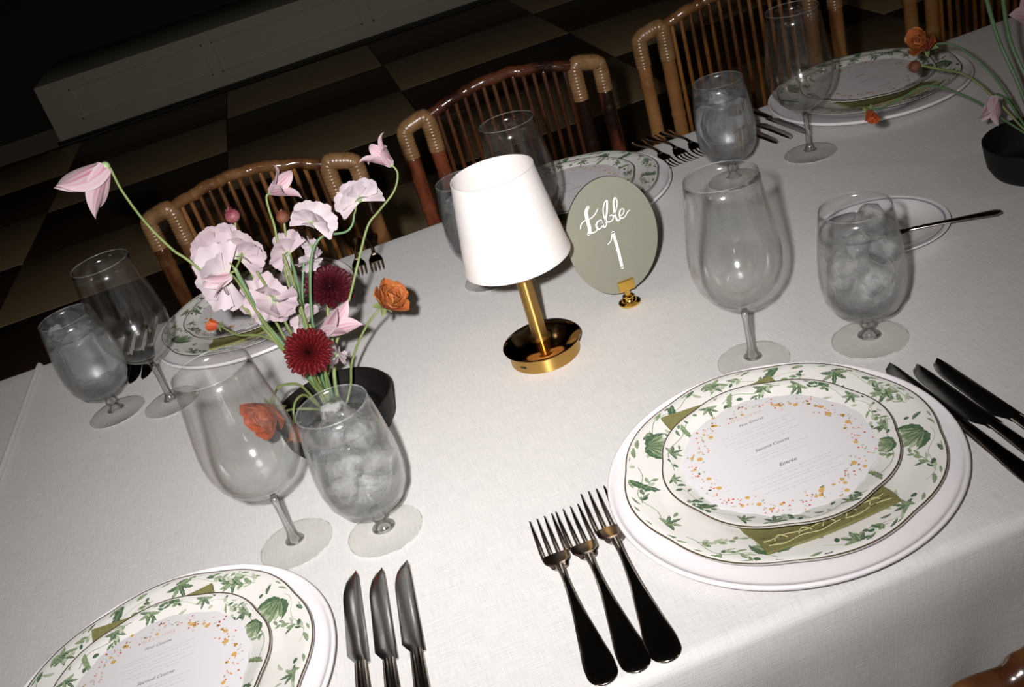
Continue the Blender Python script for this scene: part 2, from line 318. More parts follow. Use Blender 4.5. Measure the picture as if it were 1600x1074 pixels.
# ------------------------------------------------------------------ mesh helpers
class MB:
    def __init__(self):
        self.v = []; self.f = []; self.uv = []; self.mi = []
    def add(self, vs, fs, uvs=None, mi=0):
        o = len(self.v)
        self.v.extend([tuple(p) for p in vs])
        for f in fs:
            self.f.append(tuple(i + o for i in f)); self.mi.append(mi)
            self.uv.append([uvs[i] for i in f] if uvs else [(0.5, 0.5)] * len(f))
        return self
    def grid(self, rows, closed_u=False, mi=0, uvs=None, flip=False):
        nr = len(rows); nc = len(rows[0])
        vs = [p for r in rows for p in r]
        fs = []
        for i in range(nr - 1):
            for j in range(nc if closed_u else nc - 1):
                a = i * nc + j; b = i * nc + (j + 1) % nc
                q = (a, b, b + nc, a + nc)
                fs.append(q[::-1] if flip else q)
        if uvs is None:
            uvs = [(j / max(1, nc - 1), i / max(1, nr - 1)) for i in range(nr) for j in range(nc)]
        return self.add(vs, fs, uvs, mi)
    def lathe(self, prof, n=48, lobes=None, mi=0, closed=False):
        rows = []
        for (r, z) in prof:
            row = []
            for k in range(n):
                a = 2 * pi * k / n
                rr = r * (lobes(a, r) if lobes else 1.0)
                row.append((rr * cos(a), rr * sin(a), z))
            rows.append(row)
        if closed: rows.append(rows[0])
        return self.grid(rows, True, mi)
    def tube(self, pts, rad, n=8, mi=0, caps=True, flat=1.0):
        P = [Vector(p) for p in pts]
        m = len(P)
        R = rad if isinstance(rad, (list, tuple)) else [rad] * m
        tan = []
        for i in range(m):
            t = (P[min(i + 1, m - 1)] - P[max(i - 1, 0)])
            tan.append(t.normalized() if t.length > 1e-9 else Vector((0, 0, 1)))
        up = Vector((0, 0, 1)) if abs(tan[0].z) < 0.9 else Vector((1, 0, 0))
        nrm = (up - tan[0] * up.dot(tan[0])).normalized()
        rows = []
        for i in range(m):
            nrm = (nrm - tan[i] * nrm.dot(tan[i]))
            nrm = nrm.normalized() if nrm.length > 1e-6 else tan[i].orthogonal().normalized()
            bn = tan[i].cross(nrm)
            rows.append([P[i] + (nrm * cos(2 * pi * k / n) * flat + bn * sin(2 * pi * k / n)) * R[i] for k in range(n)])
        o = len(self.v)
        self.grid(rows, True, mi)
        if caps:
            self.f.append(tuple(o + k for k in range(n))[::-1]); self.mi.append(mi); self.uv.append([(0.5, 0.0)] * n)
            self.f.append(tuple(o + (m - 1) * n + k for k in range(n))); self.mi.append(mi); self.uv.append([(0.5, 1.0)] * n)
        return self
    def box(self, a, b, mi=0, bev=0.0):
        bm = bmesh.new()
        bmesh.ops.create_cube(bm, size=1.0)
        for v in bm.verts:
            v.co = Vector(((a[i] + b[i]) / 2 + v.co[i] * (b[i] - a[i])) for i in range(3))
        if bev:
            bmesh.ops.bevel(bm, geom=bm.edges[:], offset=bev, segments=2, affect='EDGES', profile=0.5)
        bm.verts.index_update()
        self.add([v.co[:] for v in bm.verts], [tuple(v.index for v in f.verts) for f in bm.faces], None, mi)
        bm.free(); return self
    def ball(self, c, r, nu=12, nv=8, sc=(1, 1, 1), mi=0):
        rows = []
        for i in range(nv + 1):
            t = pi * i / nv
            rows.append([(c[0] + r * sc[0] * sin(t) * cos(2 * pi * k / nu), c[1] + r * sc[1] * sin(t) * sin(2 * pi * k / nu), c[2] - r * sc[2] * cos(t)) for k in range(nu)])
        return self.grid(rows, True, mi)
    def xform(self, mat, start=0):
        for i in range(start, len(self.v)): self.v[i] = tuple(mat @ Vector(self.v[i]))
        return self
    def mesh(self, name, mats, smooth=True, sharp=None):
        me = bpy.data.meshes.new(name)
        me.from_pydata(self.v, [], self.f)
        uvl = me.uv_layers.new(name='UVMap')
        flat = [c for face in self.uv for uv in face for c in uv]
        uvl.data.foreach_set('uv', flat)
        for m in (mats if isinstance(mats, (list, tuple)) else [mats]): me.materials.append(m)
        me.polygons.foreach_set('material_index', self.mi)
        me.polygons.foreach_set('use_smooth', [smooth] * len(self.f))
        if sharp: me.set_sharp_from_angle(angle=radians(sharp))
        me.update()
        return me
    def build(self, name, mats, parent=None, smooth=True, sharp=40):
        o = bpy.data.objects.new(name, self.mesh(name, mats, smooth, sharp))
        COL.objects.link(o)
        if parent: o.parent = parent
        return o

def tag(o, label=None, cat=None, group=None, kind=None):
    if label: o['label'] = label
    if cat: o['category'] = cat
    if group: o['group'] = group
    if kind: o['kind'] = kind
    return o

def empty(name, loc, rz=0.0, label=None, cat=None, group=None):
    o = bpy.data.objects.new(name, None); COL.objects.link(o)
    o.location = loc; o.rotation_euler = (0, 0, rz); o.empty_display_size = 0.05
    return tag(o, label, cat, group)

KIDS = {}
def copy_tree(o, loc=None, rz=None, label=None, group=None):
    c = o.copy(); COL.objects.link(c)
    for ch in list(o.children):
        d = ch.copy(); COL.objects.link(d); d.parent = c
        for g in list(ch.children):
            e = g.copy(); COL.objects.link(e); e.parent = d
    if loc is not None: c.location = loc
    if rz is not None: c.rotation_euler = (0, 0, rz)
    if label: c['label'] = label
    if group: c['group'] = group
    return c

def smooth_path(pts, sub=5):
    """Catmull-Rom through the points"""
    P = [Vector(p) for p in pts]
    if len(P) < 3: return P
    out = []
    for i in range(len(P) - 1):
        p0 = P[max(i - 1, 0)]; p1 = P[i]; p2 = P[i + 1]; p3 = P[min(i + 2, len(P) - 1)]
        for k in range(sub):
            t = k / sub
            out.append(0.5 * ((2 * p1) + (p2 - p0) * t + (2 * p0 - 5 * p1 + 4 * p2 - p3) * t * t + (3 * p1 - p0 - 3 * p2 + p3) * t ** 3))
    out.append(P[-1])
    return out

def fin(kindobj, **kw):
    return tag(kindobj, **kw)

# ================================================================== the room
def struct(o): o['kind'] = 'structure'; return o
floor = struct(MB().box((-5, -2.5, -0.06), (6, 7.3, -0.012)).build('floor', M['grout']))
tm = {}
TX, TY, X0, Y0 = 1.005, 0.765, -0.558, 7.164
for nm in ('tile_light', 'tile_dark'):
    tm[nm] = MB().box((0.003, 0.003, -0.012), (TX - 0.003, TY - 0.003, 0.0), bev=0.002).mesh('tile', M[nm], sharp=30)
for i in range(-4, 6):
    for j in range(1, 9):
        o = bpy.data.objects.new('tile', tm['tile_light' if (i + j) % 2 else 'tile_dark']); COL.objects.link(o)
        o.parent = floor; o.location = (X0 + i * TX, Y0 - j * TY, 0)
struct(MB().box((-5, 8.3, -0.06), (6, 8.4, 3.2)).build('wall_back', M['dark_wall']))
struct(MB().box((-5.1, -2.5, -0.06), (-5.0, 8.4, 3.2)).build('wall_left', M['dark_wall']))
struct(MB().box((6.0, -2.5, -0.06), (6.1, 8.4, 3.2)).build('wall_right', M['dark_wall']))
struct(MB().box((-5, -2.6, -0.06), (6, -2.5, 3.2)).build('wall_front', M['dark_wall']))
struct(MB().box((-5.1, -2.6, 3.2), (6.1, 8.4, 3.3)).build('ceiling', M['dark_wall']))
# low panelled plinth along the far wall
plinth = struct(MB().box((-1.72, 7.285, 0.0), (6.0, 8.3, 0.395), bev=0.006).build('trim_1', M['panel_paint']))
for x0 in (-1.52, -0.54, 0.54, 1.6, 2.66, 3.72):
    x1 = x0 + 1.0 if x0 != -0.54 else 0.47
    if x0 == -1.52: x1 = -0.60
    fr = MB()
    z0, z1 = 0.112, 0.325
    for a, b in (((x0, z0), (x1, z0 + 0.014)), ((x0, z1 - 0.014), (x1, z1)), ((x0, z0), (x0 + 0.014, z1)), ((x1 - 0.014, z0), (x1, z1))):
        fr.box((a[0], 7.272, a[1]), (b[0], 7.286, b[1]), bev=0.003)
    fr.build('panel_moulding', M['panel_paint'], plinth)
struct(MB().box((-1.735, 7.25, 0.0), (6.0, 7.285, 0.022), bev=0.004).build('foot_strip_back', M['foot_strip']))  # thin dark strip along the foot of the plinth

# ================================================================== tables and tablecloths
YN, YF = 0.547, 1.612
def table(x0, x1, label):
    t = empty('banquet_table', ((x0 + x1) / 2, (YN + YF) / 2, 0), 0, label, 'table', 'banquet tables end to end')
    w = (x1 - x0) / 2 - 0.006; d = (YF - YN) / 2 - 0.024
    MB().box((-w, -d, T - 0.03), (w, d, T - 0.004), bev=0.004).build('table_top', M['wood'], t)
    for sx in (-1, 1):
        for sy in (-1, 1):
            MB().tube([(sx * (w - 0.14), sy * (d - 0.12), 0.0), (sx * (w - 0.14), sy * (d - 0.12), T - 0.03)], [0.014, 0.018], 10).build('leg', M['wood'], t)
    return t
table(-0.56, 2.05, 'long banquet table hidden under the main pale linen cloth')
table(-2.9, -0.585, 'second banquet table continuing beyond the cloth seam')

def cloth(x0, x1, label, hem=None, seed=0.0):
    prof = []                                # (y, z, arc)
    drop = 0.248; r = 0.012
    nh = 10
    for i in range(nh): prof.append((YN, T - drop + (drop - r) * i / nh, 1 - i / nh))
    for k in range(6):
        a = pi - (pi / 2) * k / 5
        prof.append((YN + r + r * cos(a), T - r + r * sin(a), 0))
    ny = 44
    for i in range(1, ny): prof.append((YN + r + (YF - YN - 2 * r) * i / ny, T, 0))
    for k in range(6):
        a = pi / 2 - (pi / 2) * k / 5
        prof.append((YF - r + r * cos(a), T - r + r * sin(a), 0))
    for i in range(1, nh + 1): prof.append((YF, T - r - (drop - r) * i / nh, -i / nh))
    nx = max(8, int((x1 - x0) / 0.02))
    rows = []; uvs = []
    arc = 0.0; last = None
    for (y, z, h) in prof:
        if last: arc += hypot(y - last[0], z - last[1])
        last = (y, z)
        row = []
        for i in range(nx + 1):
            x = x0 + (x1 - x0) * i / nx
            yy = y
            if h > 0: yy += 0.036 * max(0.0, h - 0.06) / 0.94 * min(1.0, (h + 0.02) * 3)  # near drop slanted inward to take less flash and look darker
            if h > 0: yy -= h * h * (0.004 + 0.022 * sin(x * 23 + seed) * sin(x * 7.3 + 1) + 0.008 * sin(x * 61))
            if h < 0: yy += h * h * (0.012 + 0.022 * sin(x * 21 + 2 + seed))
            zz = z
            if h == 0 and abs(z - T) < 1e-6:
                zz += 0.0006 * noise.noise((x * 3.0, y * 3.0, 1.0 + seed))
            row.append((x, yy, zz)); uvs.append((x, arc))
        rows.append(row)
    mb = MB(); mb.grid(rows, False, 0, uvs)
    o = mb.build('tablecloth', M['linen'], None, True, None)
    tag(o, label, 'tablecloth')
    if hem is not None:
        pts = [(hem, y, z + 0.0025) for (y, z, h) in prof if True]
        hb = MB(); hb.tube([(p[0], p[1], p[2]) for p in pts], 0.0052, 8, 0, True, 0.6)
        hb.build('hem', M['linen'], o, True, None)
    return o
cloth(-0.575, 2.06, 'pale grey-green linen cloth covering the laid table', hem=-0.571)
cloth(-2.92, -0.578, 'pale linen cloth beyond the raised seam beside misted goblet', seed=4.0)

# ================================================================== tableware
def lobe(n, amp):
    """softly scalloped outline: n rounded lobes with shallow dips between them"""
    return lambda a, r: 1.0 + amp * (sqrt(cos(a * n / 2.0) ** 2 + 0.025) - 0.68) * min(1.0, max(0.0, (r - 0.05) / 0.05))

def interp(prof, r):
    for (r0, z0), (r1, z1) in zip(prof, prof[1:]):
        if r0 <= r <= r1: return z0 + (z1 - z0) * (r - r0) / max(1e-9, r1 - r0)
    return prof[-1][1]

CH = [(0.0, 0.0075), (0.10, 0.0075), (0.112, 0.009), (0.125, 0.0125), (0.140, 0.0145), (0.150, 0.0155), (0.1530, 0.0158), (0.1550, 0.0172), (0.1570, 0.0192), (0.1585, 0.0196), (0.1600, 0.0186), (0.1604, 0.0168), (0.1590, 0.0145), (0.150, 0.0105), (0.125, 0.0065), (0.108, 0.0010), (0.0, 0.0010)]
DP_TOP = [(0.0, 0.0135), (0.060, 0.0135), (0.088, 0.0142), (0.096, 0.0172), (0.106, 0.0212), (0.120, 0.0246), (0.134, 0.0273), (0.1418, 0.0284)]
DP = DP_TOP + [(0.1432, 0.0280), (0.1426, 0.0266), (0.134, 0.0248), (0.110, 0.0195), (0.096, 0.0135), (0.086, 0.0088), (0.0, 0.0088)]
SP_TOP = [(0.0, 0.0215), (0.050, 0.0215), (0.066, 0.0220), (0.074, 0.0248), (0.085, 0.0284), (0.098, 0.0325), (0.1050, 0.0344)]
SP = SP_TOP + [(0.1066, 0.0340), (0.1062, 0.0328), (0.098, 0.0302), (0.080, 0.0240), (0.070, 0.0194), (0.062, 0.0190), (0.0, 0.0190)]
LOB_D = lobe(8, 0.026); LOB_S = lobe(8, 0.030)

def surf(prof, lob, x, y, lift):
    r = hypot(x, y); a = atan2(y, x)
    rn = r / lob(a, r)
    return (x, y, interp(prof, min(rn, prof[-1][0])) + lift)

def leaf(mb, prof, lob, x, y, ang, L, W, mi, lift=0.0006, bend=0.0, rmax=None):
    """one printed leaf, toothed along its edge when large enough to show it"""
    big = L > 0.0085 and W > 0.0022
    n = 9 if big else 5
    rows = []
    for i in range(n + 1):
        t = i / n
        w = W * (sin(pi * min(1, t * 0.93 + 0.05)) ** 0.8)
        if big and 0 < i < n: w *= 1.16 if i % 2 else 0.80
        if i == n: w = 0.00005
        a2 = ang + bend * t
        cx = x + L * t * cos(a2); cy = y + L * t * sin(a2)
        nx, ny = -sin(a2), cos(a2)
        row = []
        for s in (-1, 0, 1):
            px = cx + nx * w * s * 0.5; py = cy + ny * w * s * 0.5
            r = hypot(px, py); lim = (rmax or prof[-1][0]) * lob(atan2(py, px), r)
            if r > lim: px *= lim / r; py *= lim / r
            row.append(surf(prof, lob, px, py, lift))
        rows.append(row)
    mb.grid(rows, False, mi)
    if big and mi != 2 and lift < 0.0008:                                  # pale midrib
        for i in range(1, n - 1):
            a2 = ang + bend * i / n
            leaf(mb, prof, lob, x + L * i / n * cos(a2), y + L * i / n * sin(a2), a2, L / n, 0.0004, 2, lift + 0.0004, 0, rmax)

def vine(mb, prof, lob, r, a0, a1, amp, mi, rmax, ph=0.0):
    """thin winding tendril along the rim"""
    n = int(abs(a1 - a0) * 26); last = None
    for i in range(n + 1):
        t = i / n; a = a0 + (a1 - a0) * t; rr = r + amp * sin(t * 9 + ph)
        p = (rr * cos(a), rr * sin(a))
        if last: leaf(mb, prof, lob, last[0], last[1], atan2(p[1] - last[1], p[0] - last[0]), hypot(p[0] - last[0], p[1] - last[1]) * 1.3, 0.0008, mi, 0.0005, 0, rmax)
        last = p

def palmette(mb, prof, lob, r, a, ang, size, rmax):
    cx, cy = r * cos(a), r * sin(a)
    for k in range(-4, 5):
        t = k / 4.0
        L = size * (1.0 - 0.30 * abs(t))
        leaf(mb, prof, lob, cx, cy, ang + t * 1.45, L, size * 0.25, 1 if k % 2 else 2, 0.0006 + 0.00012 * (k % 2), -t * 0.4, rmax)
    for k in range(-3, 4):
        t = k / 3.0
        leaf(mb, prof, lob, cx, cy, ang + t * 1.5, size * (0.72 - 0.12 * abs(t)), size * 0.055, 0, 0.00095, -t * 0.5, rmax)
    for k in (-1, 1):
        leaf(mb, prof, lob, cx, cy, ang + k * 1.7, size * 0.9, size * 0.22, 0, 0.0008, -k * 0.9, rmax)

def feather(mb, prof, lob, r, a, ang, L, mi, rmax):
    """a fern-like leaf: midrib with pinnae"""
    cx, cy = r * cos(a), r * sin(a)
    leaf(mb, prof, lob, cx, cy, ang, L, L * 0.22, mi, 0.0006, 0.35, rmax)
    for k in range(5):
        t = 0.15 + 0.16 * k
        px = cx + L * t * cos(ang + 0.35 * t); py = cy + L * t * sin(ang + 0.35 * t)
        for s in (-1, 1):
            leaf(mb, prof, lob, px, py, ang + s * 0.8, L * 0.26 * (1 - 0.5 * t), L * 0.11, mi, 0.0008, -s * 0.4, rmax)

def sprig(mb, prof, lob, r, a, ang, L, n, mi, rmax, rng, curl=0.6):
    cx, cy = r * cos(a), r * sin(a)
    pts = []
    for i in range(9):
        t = i / 8; b = ang + curl * t
        cx += L / 8 * cos(b); cy += L / 8 * sin(b); pts.append((cx, cy, b))
    for i in range(8):
        x0, y0, b0 = pts[i]; x1, y1, b1 = pts[i + 1]
        leaf(mb, prof, lob, x0, y0, atan2(y1 - y0, x1 - x0), L / 7, 0.0007, 1, 0.0005, 0, rmax)
    for i in range(n):
        x0, y0, b0 = pts[min(8, 1 + int(i * 8 / n))]
        s = 1 if i % 2 else -1
        leaf(mb, prof, lob, x0, y0, b0 + s * rng.uniform(0.6, 1.1), rng.uniform(0.005, 0.010), rng.uniform(0.0024, 0.0045), rng.choice((mi, 1, 1, 2)), 0.0007, -s * 0.3, rmax)

def cluster(mb, prof, lob, r, a, ang, size, mi, rmax):
    cx, cy = r * cos(a), r * sin(a)
    for k in (-2, -1, 0, 1, 2):
        leaf(mb, prof, lob, cx, cy, ang + k * 0.52, size * (1.05 - 0.14 * abs(k)), size * 0.25, (0, 1, 0, 0, 1)[k + 2], 0.0006 + 0.00004 * k, k * 0.25, rmax)

def dinner_print(seed):
    rng = random.Random(seed); mb = MB(); a0 = (DP_TOP, LOB_D); rm = 0.1395
    for deg, kind in ((-118, 'p'), (-20, 'p'), (38, 'c'), (62, 'f'), (92, 'c'), (112, 'f'), (140, 'p'), (163, 'f'), (-165, 'c'), (-140, 's'), (-90, 'c'), (-66, 'c'), (-46, 's'), (12, 'c'), (25, 's'), (128, 's'), (-150, 's'), (-2, 's'), (76, 's'), (180, 's'), (-75, 's'), (48, 's')):
        a = radians(deg)
        if kind == 'p': palmette(mb, *a0, 0.127, a, a + pi + 0.3, 0.029, rm)
        elif kind == 'f': feather(mb, *a0, 0.137, a, a + pi * 0.72, 0.032, rng.choice((0, 1)), rm)
        elif kind == 'c': cluster(mb, *a0, rng.uniform(0.128, 0.138), a, a + pi + rng.uniform(-0.7, 0.7), rng.uniform(0.014, 0.02), 0, rm)
        else: sprig(mb, *a0, rng.uniform(0.128, 0.137), a, a + pi / 2 + rng.choice((0.4, pi - 0.4)), 0.035, 9, 0, rm, rng, rng.uniform(-0.9, 0.9))
    for k in range(7): vine(mb, *a0, rng.uniform(0.124, 0.133), k * 0.9, k * 0.9 + rng.uniform(0.5, 0.8), 0.004, rng.choice((1, 2)), rm, k)
    for k in range(46):
        a = rng.uniform(0, 2 * pi); r = rng.uniform(0.104, 0.138)
        leaf(mb, *a0, r * cos(a), r * sin(a), rng.uniform(0, 2 * pi), rng.uniform(0.005, 0.013), rng.uniform(0.0028, 0.0055), rng.choice((0, 0, 1, 2)), 0.0006, rng.uniform(-0.6, 0.6), rm)
    for k in range(40):
        a = 2 * pi * k / 40 + rng.uniform(-.05, .05)
        leaf(mb, *a0, 0.1385 * cos(a), 0.1385 * sin(a), a + rng.choice((1, -1)) * pi / 2 + 0.15, rng.uniform(0.010, 0.017), rng.uniform(0.002, 0.0045), rng.choice((0, 1, 1)), 0.00055, 0.2, rm)
    return mb

def salad_print(seed):
    rng = random.Random(seed); mb = MB(); a0 = (SP_TOP, LOB_S); rm = 0.1035
    for deg, kind in ((-100, 's'), (-60, 'f'), (-30, 'p'), (-15, 'c'), (5, 's'), (30, 's'), (50, 'c'), (70, 'c'), (88, 'f'), (105, 'c'), (125, 'f'), (150, 'c'), (172, 'c'), (-160, 'f'), (-135, 'c'), (-118, 'c'), (-80, 'c'), (-45, 's'), (18, 'c'), (62, 's'), (-170, 's')):
        a = radians(deg)
        if kind == 'p': palmette(mb, *a0, 0.1, a, a + pi + 0.3, 0.017, rm)
        elif kind == 'f': feather(mb, *a0, 0.102, a, a + pi * 0.75, 0.021, rng.choice((0, 1)), rm)
        elif kind == 'c': cluster(mb, *a0, rng.uniform(0.098, 0.103), a, a + pi + rng.uniform(-0.8, 0.8), rng.uniform(0.010, 0.014), 0, rm)
        else: sprig(mb, *a0, rng.uniform(0.097, 0.102), a, a + pi / 2 + rng.choice((0.3, pi - 0.3)), 0.024, 8, 0, rm, rng, rng.uniform(-0.9, 0.9))
    for k in range(6): vine(mb, *a0, rng.uniform(0.094, 0.099), k * 1.05, k * 1.05 + rng.uniform(0.5, 0.9), 0.0028, rng.choice((1, 2)), rm, k)
    for k in range(50):
        a = rng.uniform(0, 2 * pi); r = rng.uniform(0.086, 0.102)
        leaf(mb, *a0, r * cos(a), r * sin(a), rng.uniform(0, 2 * pi), rng.uniform(0.004, 0.009), rng.uniform(0.002, 0.004), rng.choice((0, 0, 1, 2)), 0.0006, rng.uniform(-0.6, 0.6), rm)
    return mb

def rim_line(R, z, lob, w=0.00075):
    mb = MB(); n = 200; rows = [[], []]
    rows = [[], [], []]
    for k in range(n):
        a = 2 * pi * k / n
        for i, (dr, dz) in enumerate(((-w * 1.4, 0.0002), (0, 0.0005), (w * 0.55, -0.0003))):
            rr = (R + dr) * lob(a, R)
            rows[i].append((rr * cos(a), rr * sin(a), z + dz))
    mb.grid(rows, True)
    return mb

def text_mesh(s, size, shear=0.0, spacing=1.0):
    cu = bpy.data.curves.new('lettering', 'FONT'); cu.body = s; cu.size = size; cu.align_x = 'CENTER'; cu.align_y = 'CENTER'
    cu.shear = shear; cu.space_character = spacing; cu.resolution_u = 2
    o = bpy.data.objects.new('lettering', cu); COL.objects.link(o)
    dg = bpy.context.evaluated_depsgraph_get(); dg.update()
    me = bpy.data.meshes.new_from_object(o.evaluated_get(dg))
    vs = [v.co[:] for v in me.vertices]; fs = [tuple(p.vertices) for p in me.polygons]
    bpy.data.objects.remove(o); bpy.data.curves.remove(cu); bpy.data.meshes.remove(me)
    return vs, fs

CARD_R = 0.0865; CARD_Z = 0.0298
def disc(mb, x, y, z, r, mi, n=8, sq=1.0, ang=0.0):
    vs = [(x, y, z)]
    for k in range(n):
        a = 2 * pi * k / n; px = r * cos(a); py = r * sq * sin(a)
        vs.append((x + px * cos(ang) - py * sin(ang), y + px * sin(ang) + py * cos(ang), z))
    mb.add(vs, [(0, 1 + k, 1 + (k + 1) % n) for k in range(n)], None, mi)

def card_print(mb, seed, z):
    rng = random.Random(seed)
    for k in range(300):
        a = rng.uniform(0, 2 * pi)
        base = 0.0745 + 0.003 * sin(a * 9 + 1) + 0.002 * sin(a * 17)
        r = min(0.0852, max(0.063, rng.gauss(base, 0.0042)))
        x, y = r * cos(a), r * sin(a)
        u = rng.random()
        if u < 0.26: disc(mb, x, y, z, rng.uniform(0.0006, 0.0012), 3)
        elif u < 0.50: disc(mb, x, y, z, rng.uniform(0.0006, 0.0011), 4)
        elif u < 0.57: disc(mb, x, y, z, rng.uniform(0.0014, 0.0024), 5, 10)
        else: disc(mb, x, y, z, rng.uniform(0.0009, 0.0019), 6, 6, 0.45, rng.uniform(0, pi))
    for k in range(16):
        a = 2 * pi * k / 16 + rng.uniform(-.12, .12); r = rng.uniform(0.067, 0.074)
        disc(mb, r * cos(a), r * sin(a), z + 0.00005, rng.uniform(0.0016, 0.0027), 5, 12)
    for s, y, size, mi, sh in (('WELCOME', 0.0635, 0.0052, 2, 0.0), ('First Course', 0.0530, 0.0050, 0, 0.45), ('Second Course', 0.0105, 0.0055, 0, 0.45), ('Entr\u00e9e', -0.0195, 0.0064, 0, 0.45)):
        vs, fs = text_mesh(s, size, sh, 1.5 if mi == 2 else 1.0)
        mb.add([(vx, vy + y, z) for vx, vy, vz in vs], fs, None, mi)
    for y, half in ((0.0425, .034), (0.0385, .030), (0.0330, .036), (0.0290, .026), (0.0230, .031), (0.0190, .022), (0.0025, .030), (-0.0015, .022), (-0.0065, .027), (-0.0285, .040), (-0.0325, .032), (-0.0380, .043), (-0.0420, .030), (-0.0480, .037), (-0.0520, .028)):
        x = -half
        while x < half:
            w = rng.uniform(0.0018, 0.0055)
            mb.add([(x, y - 0.00032, z), (x + w, y - 0.00032, z), (x + w, y + 0.00032, z), (x, y + 0.00032, z)], [(0, 1, 2, 3)], None, 1)
            x += w + 0.0011
    return mb

PRINT = [M['leaf_dark'], M['leaf_mid'], M['leaf_pale']]
INKS = [M['ink'], M['ink_pale'], M['ink_pink'], M['dot_red'], M['dot_orange'], M['dot_gold'], M['dot_sage']]
ME = {}
ME['charger'] = MB().lathe(CH, 96).mesh('charger', M['china'], sharp=60)
ME['dinner'] = MB().lathe(DP, 160, LOB_D).mesh('dinner_plate', M['cream_china'], sharp=70)
ME['salad'] = MB().lathe(SP, 144, LOB_S).mesh('salad_plate', M['cream_china'], sharp=70)
ME['dprint'] = dinner_print(5).mesh('botanical_print', PRINT)
ME['sprint'] = salad_print(9).mesh('botanical_print', PRINT)
ME['drim'] = rim_line(0.1426, 0.0284, LOB_D).mesh('rim_line', M['rim_brown'])
ME['srim'] = rim_line(0.1060, 0.0344, LOB_S).mesh('rim_line', M['rim_brown'])
cd = MB()
crow = [[], [], [], []]
for k in range(180):
    a = 2 * pi * k / 180; r = CARD_R * (1 + 0.012 * sin(9 * a + .4) + 0.008 * sin(23 * a))
    for i, (f, z) in enumerate(((0.0, CARD_Z), (1.0, CARD_Z), (1.0, CARD_Z - 0.0004), (0.0, CARD_Z - 0.0004))):
        crow[i].append((r * f * cos(a), r * f * sin(a), z))
cd.grid(crow, True, 0, None, True)
ME['card'] = cd.mesh('menu_card', M['card'], True, 30)
ME['cprint'] = card_print(MB(), 3, CARD_Z + 0.00025).mesh('menu_print', INKS, False)

# napkin: a folded strip lying over the dinner plate
NX, NY = 0.0600, 0.1125
def nap_z(x, y): return interp(DP_TOP, min(0.1418, hypot(x, y))) + 0.0006
nb = MB(); rows = []
nx_, ny_ = 14, 26
for i in range(ny_ + 1):
    y = -NY + 2 * NY * i / ny_
    rows.append([(-NX + 2 * NX * j / nx_ + 0.0015 * sin(i * .9) * (j in (0, nx_)), y, nap_z(-NX + 2 * NX * j / nx_, y) + 0.0032 + 0.0007 * noise.noise((j * .4, i * .3, 2))) for j in range(nx_ + 1)])
nb.grid(rows)
bot = [[(p[0], p[1], nap_z(p[0], p[1])) for p in r] for r in rows]
nb.grid(bot, False, 0, None, True)
edge = [rows[0], bot[0]]; nb.grid([[*rows[0]], [*bot[0]]], False, 0, None, True)
nb.grid([[*rows[-1]], [*bot[-1]]])
nb.grid([[r[0] for r in rows], [r[0] for r in bot]]); nb.grid([[r[-1] for r in rows], [r[-1] for r in bot]], False, 0, None, True)
ME['napkin'] = nb.mesh('napkin', M['napkin'], True, 50)
fold = MB()
for k, off in enumerate((0.006, 0.0085, 0.016, 0.0185)):
    pts = []
    for i in range(40):
        x = -NX * 0.93 + 1.86 * NX * i / 39
        y = -NY + off + 0.0018 * sin(x * (260 if k % 2 else 190) + k)
        pts.append((x, y, nap_z(x, y) + 0.0042))
    fold.tube(pts, 0.0006, 5, 1 if k % 2 else 0)
for k in range(5):
    x0 = -NX * 0.8 + k * NX * 0.36
    pts = [(x0 + 0.012 * t, -NY + 0.010 + 0.006 * sin(t * pi), nap_z(x0, -NY + 0.012) + 0.0044) for t in [i / 7 for i in range(8)]]
    fold.tube(pts, 0.0006, 5, 0)
ME['stitch'] = fold.mesh('embroidery', [M['thread'], M['thread_dark']])

def link(name, me, loc, rz, label, cat, group):
    o = bpy.data.objects.new(name, me); COL.objects.link(o); o.location = loc; o.rotation_euler = (0, 0, rz)
    return tag(o, label, cat, group)
def kid(name, me, parent):
    o = bpy.data.objects.new(name, me); COL.objects.link(o); o.parent = parent
    return o

SETTINGS = [
    (0.278, 0.703, 0.0, 'of the whole near right setting'),
    (-0.310, 0.716, 0.0, 'of the cropped near left setting'),
    (0.322, 1.478, pi, 'of the setting behind table number'),
    (-0.203, 1.478, pi, 'of the setting behind the flowers'),
    (0.850, 1.488, pi, 'of the dim far right setting'),
]
for i, (x, y, rz, where) in enumerate(SETTINGS):
    link('charger_plate', ME['charger'], (x, y, T + 0.0004), rz, 'plain white charger plate with raised lip ' + where, 'charger plate', 'white charger plates')
    d = link('dinner_plate', ME['dinner'], (x, y, T), rz + i * 0.785, 'scalloped dinner plate with green leaves ' + where, 'plate', 'botanical dinner plates')
    kid('botanical_print', ME['dprint'], d)['label'] = 'green leaf and fern pattern'
    kid('rim_line', ME['drim'], d)['label'] = 'thin brown painted edge'
    n = link('napkin', ME['napkin'], (x - 0.008, y, T), rz, 'folded olive napkin under the small plate ' + where, 'napkin', 'folded olive napkins')
    kid('embroidery', ME['stitch'], n)
    s = link('salad_plate', ME['salad'], (x, y, T), rz + i * 0.785, 'small scalloped botanical plate under the menu ' + where, 'plate', 'botanical salad plates')
    kid('botanical_print', ME['sprint'], s)['label'] = 'green leaf pattern'
    kid('rim_line', ME['srim'], s)['label'] = 'thin brown painted edge'
    c = link('menu_card', ME['card'], (x, y, T), rz, 'round white menu card with berry border ' + where, 'menu card', 'round menu cards')
    kid('menu_print', ME['cprint'], c)['label'] = 'course headings and ring of red and gold berries'

